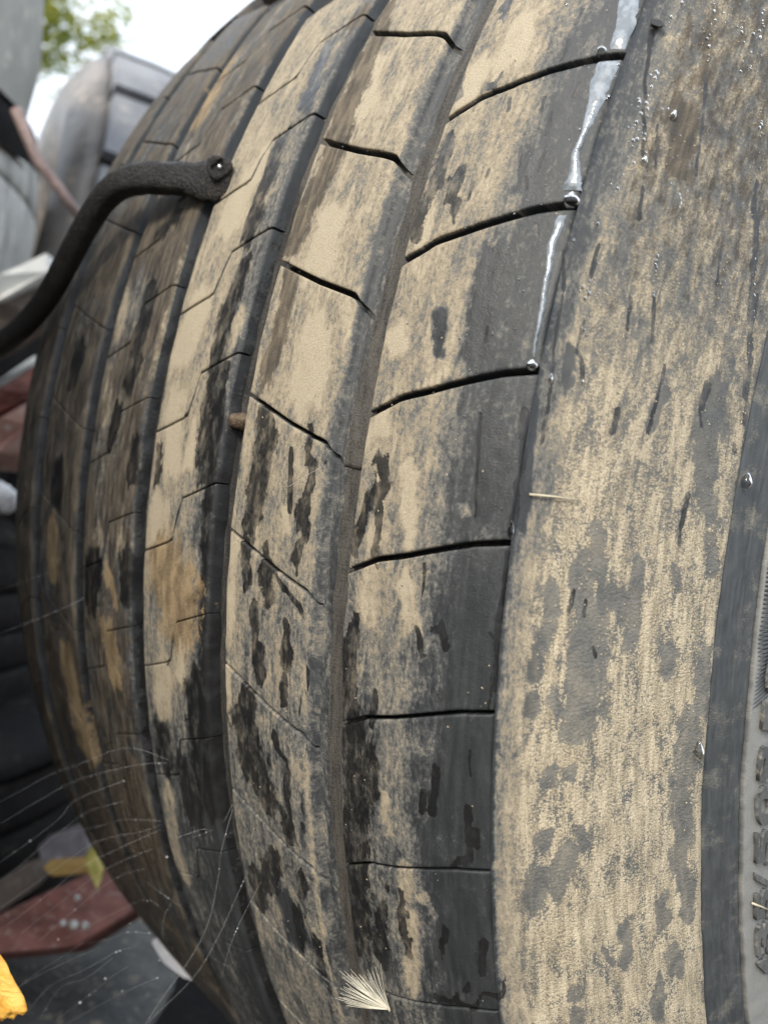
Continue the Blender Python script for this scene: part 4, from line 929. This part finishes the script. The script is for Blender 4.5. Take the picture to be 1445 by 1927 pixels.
crumb = simple("plaster", (.42, .44, .42), (.62, .63, .60), 200, .9)
for c_, r_, lab in (((-0.2960, -0.3215, 0.9204), .0042, "largest pale plaster crumb on the broad red board, near its lower edge"), ((-0.3071, -0.3262, 0.9176), .0030, "pale plaster crumb left of the largest one on the broad red board"), ((-0.2903, -0.3153, 0.9212), .0032, "pale plaster crumb right of the largest one on the broad red board"), ((-0.3198, -0.3100, 0.9292), .0026, "small pale crumb alone in the middle of the broad red board")):
    tag(rock("plaster_crumb", c_, r_, crumb, (1.2, .8, .8), int(r_*1e5), 2), lab, "crumb", "plaster crumbs on the broad red board")
# fallen leaves
def leaf(name, pts, mid, mat, label, cat="leaf", curl=.1, stalk=None):
    bm = bmesh.new(); P = [Vector(p) for p in pts]; Mid = [Vector(p) for p in mid]
    ov = [bm.verts.new(p) for p in P]; c = [bm.verts.new(p-cf*curl*.02) for p in Mid]
    n = len(P)
    for i in range(n):
        a, b = ov[i], ov[(i+1) % n]
        q = [min(range(len(Mid)), key=lambda k: (Mid[k]-v.co).length) for v in (a, b)]
        if q[0] == q[1]: bm.faces.new((a, b, c[q[0]]))
        else: bm.faces.new((a, b, c[q[1]], c[q[0]]))
    bmesh.ops.subdivide_edges(bm, edges=list(bm.edges), cuts=2, use_grid_fill=True)
    for v in bm.verts: v.co += cf*(float(fbm(np.array(v.co.x*260), np.array(v.co.z*260)))-.5)*.0025
    r = bmesh.ops.extrude_face_region(bm, geom=list(bm.faces))
    for v in [g for g in r['geom'] if isinstance(g, bmesh.types.BMVert)]: v.co += cf*.0003
    bmesh.ops.recalc_face_normals(bm, faces=bm.faces)
    me = bpy.data.meshes.new(name); bm.to_mesh(me); bm.free(); me.polygons.foreach_set("use_smooth", [True]*len(me.polygons)); me.materials.append(mat)
    return tag(lnk(bpy.data.objects.new(name, me)), label, cat)
OR = simple("orange_leaf_skin", (.72, .36, .05), (.86, .52, .12), 45, .45, (.58, .22, .04), .8, .0012, (1, 1, 2.2))
YE = simple("yellow_leaf_skin", (.42, .36, .08), (.62, .55, .20), 60, .55, (.34, .36, .10))
leaf("orange_leaf", [(0.0009, -0.5158, 1.1099), (0.0079, -0.5098, 1.1072), (0.0128, -0.5062, 1.1032), (0.0165, -0.5038, 1.0994), (0.0200, -0.5017, 1.0951), (0.0233, -0.4998, 1.0909), (0.0261, -0.4983, 1.0870), (0.0280, -0.4979, 1.0846), (0.0271, -0.4989, 1.0826), (0.0256, -0.5005, 1.0827), (0.0249, -0.5014, 1.0805), (0.0220, -0.5030, 1.0808), (0.0200, -0.5039, 1.0775), (0.0166, -0.5060, 1.0784), (0.0115, -0.5088, 1.0725), (0.0037, -0.5142, 1.0730), (-0.0015, -0.5174, 1.0966)], [(0.0017, -0.5125, 1.0968), (0.0108, -0.5072, 1.0937), (0.0190, -0.5030, 1.0888), (0.0248, -0.5006, 1.0849)], OR, "bright orange fallen leaf with a ragged lower edge in the bottom corner")
leaf("yellow_leaf", [(-0.3047, -0.3138, 0.9764), (-0.3016, -0.3104, 0.9810), (-0.2932, -0.3088, 0.9750), (-0.2851, -0.3077, 0.9694), (-0.2812, -0.3112, 0.9619), (-0.2782, -0.3156, 0.9552), (-0.2867, -0.3171, 0.9621), (-0.2958, -0.3193, 0.9689)], [(-0.2966, -0.3126, 0.9742), (-0.2898, -0.3129, 0.9672), (-0.2836, -0.3138, 0.9601)], YE, "small yellow fallen leaf standing against the red board")
prism("plastic_shard", [(-0.1336, -0.3494, 0.9931), (-0.1309, -0.3462, 0.9971), (-0.1256, -0.3408, 0.9920), (-0.1186, -0.3336, 0.9832), (-0.1118, -0.3267, 0.9723), (-0.1172, -0.3325, 0.9732), (-0.1267, -0.3424, 0.9809)], cf*.003, simple("milky_plastic", (.55, .55, .60), (.75, .75, .78), 60, .4), "whitish pointed shard lying beside the bottom of the tyre", "shard", None, .0006)

# ------------------------------------------------------------------ spider web with dew
MWEB = NT("spider_silk").fin((.80, .82, .84), .3, spec=.6)
MDEW = NT("dew").fin((.82, .85, .88), .12, spec=.8)
web = empty("spider_web", (-0.0510, -0.4323, 1.1025), "fine spider web beaded with dew stretched from the tyre to the heap", "spider web")
wo_ = Vector(web.location)
WEB = [
(((-0.1292,-0.4685,1.1949),(-0.0686,-0.4595,1.2218),(-0.0097,-0.4521,1.2536),(0.0452,-0.4492,1.2773),(0.0885,-0.4593,1.2924),(0.1287,-0.4728,1.3036)), 0.000051),
(((-0.0566,-0.4475,1.2334),(-0.0071,-0.4475,1.2483),(0.0396,-0.4506,1.2604),(0.0786,-0.4621,1.2700)), 0.000020),
(((-0.1318,-0.4704,1.2178),(-0.0876,-0.4513,1.2400)), 0.000020),
(((-0.1740,-0.4538,1.2950),(-0.1150,-0.4486,1.3071)), 0.000027),
(((-0.1029,-0.4731,1.1118),(-0.0808,-0.4723,1.1238),(-0.0535,-0.4656,1.1434),(-0.0291,-0.4623,1.1569),(-0.0015,-0.4554,1.1724),(0.0252,-0.4500,1.1753)), 0.000025),
(((-0.1017,-0.4722,1.1007),(-0.0820,-0.4741,1.1107),(-0.0548,-0.4675,1.1316),(-0.0289,-0.4623,1.1496),(0.0012,-0.4529,1.1650),(0.0248,-0.4505,1.1740)), 0.000025),
(((-0.0993,-0.4705,1.0805),(-0.0798,-0.4726,1.0922),(-0.0551,-0.4687,1.1124),(-0.0324,-0.4669,1.1314),(-0.0135,-0.4694,1.1470),(0.0139,-0.4626,1.1641)), 0.000025),
(((-0.0981,-0.4697,1.0704),(-0.0787,-0.4718,1.0825),(-0.0494,-0.4625,1.1136),(-0.0253,-0.4591,1.1347),(-0.0044,-0.4597,1.1462),(0.0149,-0.4620,1.1559)), 0.000025),
(((-0.0786,-0.4474,1.1013),(-0.0404,-0.4446,1.1204),(-0.0080,-0.4482,1.1368),(0.0259,-0.4503,1.1497)), 0.000025),
(((-0.0954,-0.4672,1.0586),(-0.0772,-0.4707,1.0698),(-0.0449,-0.4580,1.1021),(-0.0202,-0.4540,1.1229),(0.0068,-0.4479,1.1371),(0.0261,-0.4502,1.1480)), 0.000025),
(((-0.0941,-0.4663,1.0475),(-0.0760,-0.4698,1.0591),(-0.0477,-0.4617,1.0871),(-0.0237,-0.4584,1.1102),(0.0017,-0.4537,1.1290),(0.0263,-0.4500,1.1460)), 0.000025),
(((-0.0845,-0.4559,1.0494),(-0.0462,-0.4523,1.0847),(-0.0104,-0.4517,1.1145),(0.0250,-0.4518,1.1377)), 0.000025),
(((-0.0773,-0.4482,1.0478),(-0.0369,-0.4421,1.0896),(-0.0063,-0.4475,1.1117),(0.0237,-0.4535,1.1290)), 0.000025),
(((-0.0686,-0.4386,1.0507),(-0.0305,-0.4356,1.0802),(0.0021,-0.4388,1.1026),(0.0294,-0.4480,1.1145)), 0.000025),
(((-0.0607,-0.4302,1.0492),(-0.0292,-0.4347,1.0688),(-0.0011,-0.4428,1.0874),(0.0285,-0.4495,1.1025)), 0.000025),
(((-0.0856,-0.4587,1.0100),(-0.0561,-0.4649,1.0400),(-0.0181,-0.4619,1.0703),(0.0136,-0.4660,1.0927)), 0.000025),
(((-0.0778,-0.4503,1.0095),(-0.0527,-0.4515,1.0378),(-0.0244,-0.4495,1.0598),(0.0022,-0.4493,1.0816),(0.0236,-0.4551,1.0956)), 0.000025),
(((-0.0728,-0.4450,1.0085),(-0.0432,-0.4509,1.0417),(-0.0113,-0.4548,1.0644),(0.0190,-0.4602,1.0904)), 0.000025),
(((-0.0678,-0.4396,1.0075),(-0.0420,-0.4402,1.0321),(-0.0196,-0.4447,1.0514),(0.0023,-0.4497,1.0709),(0.0239,-0.4551,1.0880)), 0.000025),
(((-0.0636,-0.4350,1.0073),(-0.0311,-0.4382,1.0345),(-0.0003,-0.4431,1.0594),(0.0323,-0.4462,1.0847)), 0.000025),
(((-0.0838,-0.4564,1.0186),(-0.0528,-0.4611,1.0455),(-0.0202,-0.4640,1.0717),(0.0104,-0.4693,1.0954)), 0.000025),
(((-0.0441,-0.4082,1.1476),(-0.0054,-0.4248,1.1595),(0.0324,-0.4424,1.1726)), 0.000025),
(((-0.0453,-0.4121,1.0854),(-0.0035,-0.4253,1.0989),(0.0356,-0.4413,1.1158)), 0.000025),
(((-0.0374,-0.4037,1.0839),(-0.0116,-0.4147,1.0928),(0.0089,-0.4316,1.0967),(0.0321,-0.4457,1.1015)), 0.000025),
(((-0.0038,-0.4283,1.0359),(0.0061,-0.4318,1.0464),(0.0181,-0.4329,1.0644),(0.0326,-0.4309,1.0892),(0.0442,-0.4323,1.1108),(0.0528,-0.4366,1.1359),(0.0606,-0.4425,1.1485),(0.0698,-0.4463,1.1702)), 0.000037),
(((-0.0026,-0.4269,1.0361),(0.0145,-0.4343,1.0538),(0.0409,-0.4309,1.0890),(0.0626,-0.4321,1.1334),(0.0801,-0.4384,1.1635),(0.0981,-0.4446,1.1849)), 0.000031),
(((0.0164,-0.4449,1.1736),(0.0347,-0.4428,1.1916),(0.0496,-0.4447,1.2007)), 0.000044),
(((0.0165,-0.4440,1.1927),(0.0344,-0.4438,1.2058),(0.0471,-0.4490,1.2205),(0.0676,-0.4460,1.2348)), 0.000034),
(((0.0153,-0.4448,1.2029),(0.0415,-0.4454,1.2190)), 0.000027),
(((0.0233,-0.4501,1.2214),(0.0405,-0.4461,1.2274),(0.0510,-0.4493,1.2311)), 0.000027),
(((0.0312,-0.4449,1.1436),(0.0431,-0.4416,1.1511),(0.0536,-0.4398,1.1562),(0.0615,-0.4406,1.1686)), 0.000027),
(((0.0357,-0.4400,1.1445),(0.0574,-0.4455,1.1574)), 0.000024),
(((0.0582,-0.4326,1.0942),(0.0758,-0.4418,1.1234),(0.0958,-0.4484,1.1539)), 0.000024)]
DEW = [
((-0.0575,-0.4578,1.2280), 0.00013),
((0.0887,-0.4594,1.2924), 0.00022),
((-0.1002,-0.4638,1.2080), 0.00018),
((-0.0003,-0.4513,1.2578), 0.00018),
((-0.0805,-0.4610,1.2166), 0.00018),
((0.0746,-0.4557,1.2878), 0.00013),
((-0.1087,-0.4603,1.2295), 0.00018),
((-0.1390,-0.4503,1.3024), 0.00018),
((0.0197,-0.4509,1.1720), 0.00022),
((-0.0215,-0.4599,1.1534), 0.00013),
((-0.0683,-0.4707,1.1017), 0.00022),
((-0.0992,-0.4706,1.0806), 0.00013),
((-0.0642,-0.4670,1.0980), 0.00013),
((0.0045,-0.4607,1.1507), 0.00013),
((-0.0270,-0.4593,1.1332), 0.00013),
((0.0030,-0.4487,1.1409), 0.00018),
((-0.0513,-0.4627,1.0836), 0.00022),
((-0.0110,-0.4517,1.1140), 0.00013),
((-0.0520,-0.4441,1.0742), 0.00022),
((-0.0097,-0.4468,1.1093), 0.00013),
((0.0083,-0.4408,1.1052), 0.00013),
((-0.0399,-0.4330,1.0621), 0.00018),
((-0.0018,-0.4426,1.0869), 0.00022),
((0.0082,-0.4509,1.0855), 0.00022),
((0.0030,-0.4495,1.0821), 0.00018),
((-0.0636,-0.4467,1.0189), 0.00022),
((-0.0291,-0.4427,1.0433), 0.00022),
((-0.0214,-0.4443,1.0499), 0.00018),
((-0.0214,-0.4178,1.1545), 0.00018),
((-0.0227,-0.4173,1.1541), 0.00022),
((-0.0118,-0.4225,1.0961), 0.00018),
((0.0054,-0.4288,1.1026), 0.00022),
((0.0546,-0.4380,1.1388), 0.00013),
((0.0548,-0.4382,1.1392), 0.00013),
((0.0647,-0.4441,1.1583), 0.00018),
((0.0114,-0.4323,1.0544), 0.00013),
((0.0083,-0.4320,1.0498), 0.00022),
((0.0647,-0.4328,1.1371), 0.00022),
((0.0632,-0.4323,1.1345), 0.00018),
((0.0790,-0.4379,1.1616), 0.00022),
((0.0184,-0.4447,1.1756), 0.00022),
((0.0300,-0.4433,1.1869), 0.00013),
((0.0235,-0.4440,1.1806), 0.00013),
((0.0590,-0.4472,1.2288), 0.00013),
((0.0234,-0.4438,1.1978), 0.00013),
((0.0405,-0.4463,1.2130), 0.00013),
((0.0584,-0.4472,1.2285), 0.00018),
((0.0497,-0.4486,1.2223), 0.00022),
((0.0545,-0.4399,1.1576), 0.00018),
((0.0331,-0.4444,1.1448), 0.00013),
((0.0437,-0.4420,1.1493), 0.00013),
((0.0502,-0.4436,1.1532), 0.00018),
((0.0767,-0.4421,1.1248), 0.00022),
((0.0780,-0.4425,1.1268), 0.00022),
((0.0756,-0.4417,1.1231), 0.00013),
((-0.0232,-0.4428,1.1484), 0.00031),
((0.0017,-0.4347,1.1422), 0.00050),
((0.0058,-0.4325,1.1225), 0.00043),
((-0.0185,-0.4376,1.0681), 0.00037),
((-0.0236,-0.4386,1.0530), 0.00043),
((-0.0373,-0.4426,1.0352), 0.00050),
((-0.0775,-0.4600,1.1014), 0.00037),
((-0.0129,-0.4350,1.0516), 0.00031),
((0.0213,-0.4293,1.1481), 0.00031),
((0.0338,-0.4258,1.1461), 0.00037),
((0.0181,-0.4328,1.2007), 0.00031),
((0.0085,-0.4352,1.1938), 0.00031),
((0.0030,-0.4356,1.1700), 0.00050),
((0.0218,-0.4325,1.2136), 0.00025),
((0.0149,-0.4336,1.1986), 0.00025),
((0.0181,-0.4321,1.1856), 0.00031),
((0.0228,-0.4307,1.1847), 0.00031),
((0.0418,-0.4236,1.1436), 0.00031),
((0.0390,-0.4238,1.1338), 0.00025),
((0.0276,-0.4298,1.1924), 0.00025),
((0.0301,-0.4286,1.1808), 0.00025),
((-0.0543,-0.4497,1.0598), 0.00031),
((-0.0078,-0.4348,1.0821), 0.00025),
((-0.0118,-0.4362,1.0846), 0.00025),
((-0.0003,-0.4325,1.0847), 0.00025),
((0.0069,-0.4299,1.0748), 0.00025),
((0.0066,-0.4295,1.0664), 0.00031),
((0.0177,-0.4308,1.1590), 0.00025),
((0.0179,-0.4302,1.1474), 0.00019),
((0.0232,-0.4315,1.2013), 0.00025),
((0.0266,-0.4301,1.1919), 0.00025),
((0.0428,-0.4252,1.1781), 0.00019),
((0.0429,-0.4279,1.2271), 0.00031),
((0.0070,-0.4313,1.1049), 0.00019),
((0.0088,-0.4307,1.1047), 0.00019)]
for pts, r in WEB:
    P = [Vector(p)-wo_ for p in pts]; Q = []
    for i in range(len(P)-1):
        p0, p1, p2, p3 = P[max(i-1, 0)], P[i], P[i+1], P[min(i+2, len(P)-1)]
        for q in range(5): t = q/5; Q.append(.5*((2*p1)+(-p0+p2)*t+(2*p0-5*p1+4*p2-p3)*t*t+(-p0+3*p1-3*p2+p3)*t**3))
    Q.append(P[-1]); V, F = tube(Q, r, 4, False); mesh("thread", V, F, MWEB, web)
for p, r in DEW:
    bm = bmesh.new(); bmesh.ops.create_uvsphere(bm, u_segments=8, v_segments=6, radius=r)
    me = bpy.data.meshes.new("dew_drop"); bm.to_mesh(me); bm.free(); me.polygons.foreach_set("use_smooth", [True]*len(me.polygons)); me.materials.append(MDEW)
    o = lnk(bpy.data.objects.new("dew_drop", me), web); o.location = Vector(p)-wo_

# ------------------------------------------------------------------ tree and ground
def tree(base, crown_c, rad, label):
    root = empty("leafy_tree", base, label, "tree"); b = Vector(base); c = Vector(crown_c)-b
    bark = simple("bark", (.05, .04, .03), (.11, .09, .07), 9, .9)
    V, F = tube([(0, 0, 0), (c.x*.2, c.y*.2, c.z*.35), (c.x*.7, c.y*.7, c.z*.75), tuple(c)], [.16, .12, .09, .03], 10); mesh("trunk", V, F, bark, root)
    rr = random.Random(5)
    for k in range(9):
        d = Vector((rr.gauss(0, 1), rr.gauss(0, 1), rr.uniform(-.3, 1))).normalized()*rad*rr.uniform(.6, .95); s0 = c*.72
        V, F = tube([s0, s0.lerp(c+d, .5)+Vector((0, 0, .12)), c+d], [.045, .028, .008], 6); mesh("limb", V, F, bark, root)
    lm = NT("yellow_green_leaves"); oc = lm.noise(lm.obj(), 2.2, 3, .6)  # yellow-green leaf colour, varied by noise
    col = lm.mix(lm.ss(oc, .35, .65), (.17, .24, .03), (.42, .43, .05))
    lm.fin(col, .5, spec=.3)
    tl = lm.t.nodes.new("ShaderNodeBsdfTranslucent"); mx = lm.t.nodes.new("ShaderNodeMixShader"); mx.inputs[0].default_value = .5
    lm.t.links.new(col, tl.inputs[0]); lm.t.links.new(lm.p.outputs[0], mx.inputs[1]); lm.t.links.new(tl.outputs[0], mx.inputs[2]); lm.t.links.new(mx.outputs[0], lm.out.inputs[0])
    V, F = [], []
    for k in range(70):
        d = Vector((rr.gauss(0, 1), rr.gauss(0, 1), rr.gauss(0, .8))).normalized()*rad*rr.uniform(.25, 1.0); cr = rad*rr.uniform(.16, .30)
        for q in range(150):
            p = c+d+Vector((rr.gauss(0, .5), rr.gauss(0, .5), rr.gauss(0, .42)))*cr; L = rr.uniform(.035, .07)
            u = Vector((rr.gauss(0, 1), rr.gauss(0, 1), rr.gauss(0, .6))).normalized(); w = u.orthogonal().normalized(); b_ = len(V)
            V += [p-u*L, p+w*L*.45, p+u*L, p-w*L*.45]; F.append((b_, b_+1, b_+2, b_+3))
    tag(mesh("crown", V, F, lm.m, root, False), kind="stuff")
tree((-11.6501, 2.8485, 0.0000), (-11.9836, 2.5089, 7.2510), 1.72, "yellow green leafy tree against the white sky behind the heap")
bm = bmesh.new(); bmesh.ops.create_grid(bm, x_segments=60, y_segments=60, size=120)
for v in bm.verts: v.co.z = (float(fbm(np.array(v.co.x*.15), np.array(v.co.y*.15)))-.5)*.16
me = bpy.data.meshes.new("ground"); bm.to_mesh(me); bm.free(); me.materials.append(simple("bare_earth", (.06, .047, .034), (.12, .095, .07), 1.2, .95, (.17, .14, .10), .8, .02))
tag(lnk(bpy.data.objects.new("ground", me)), kind="structure")
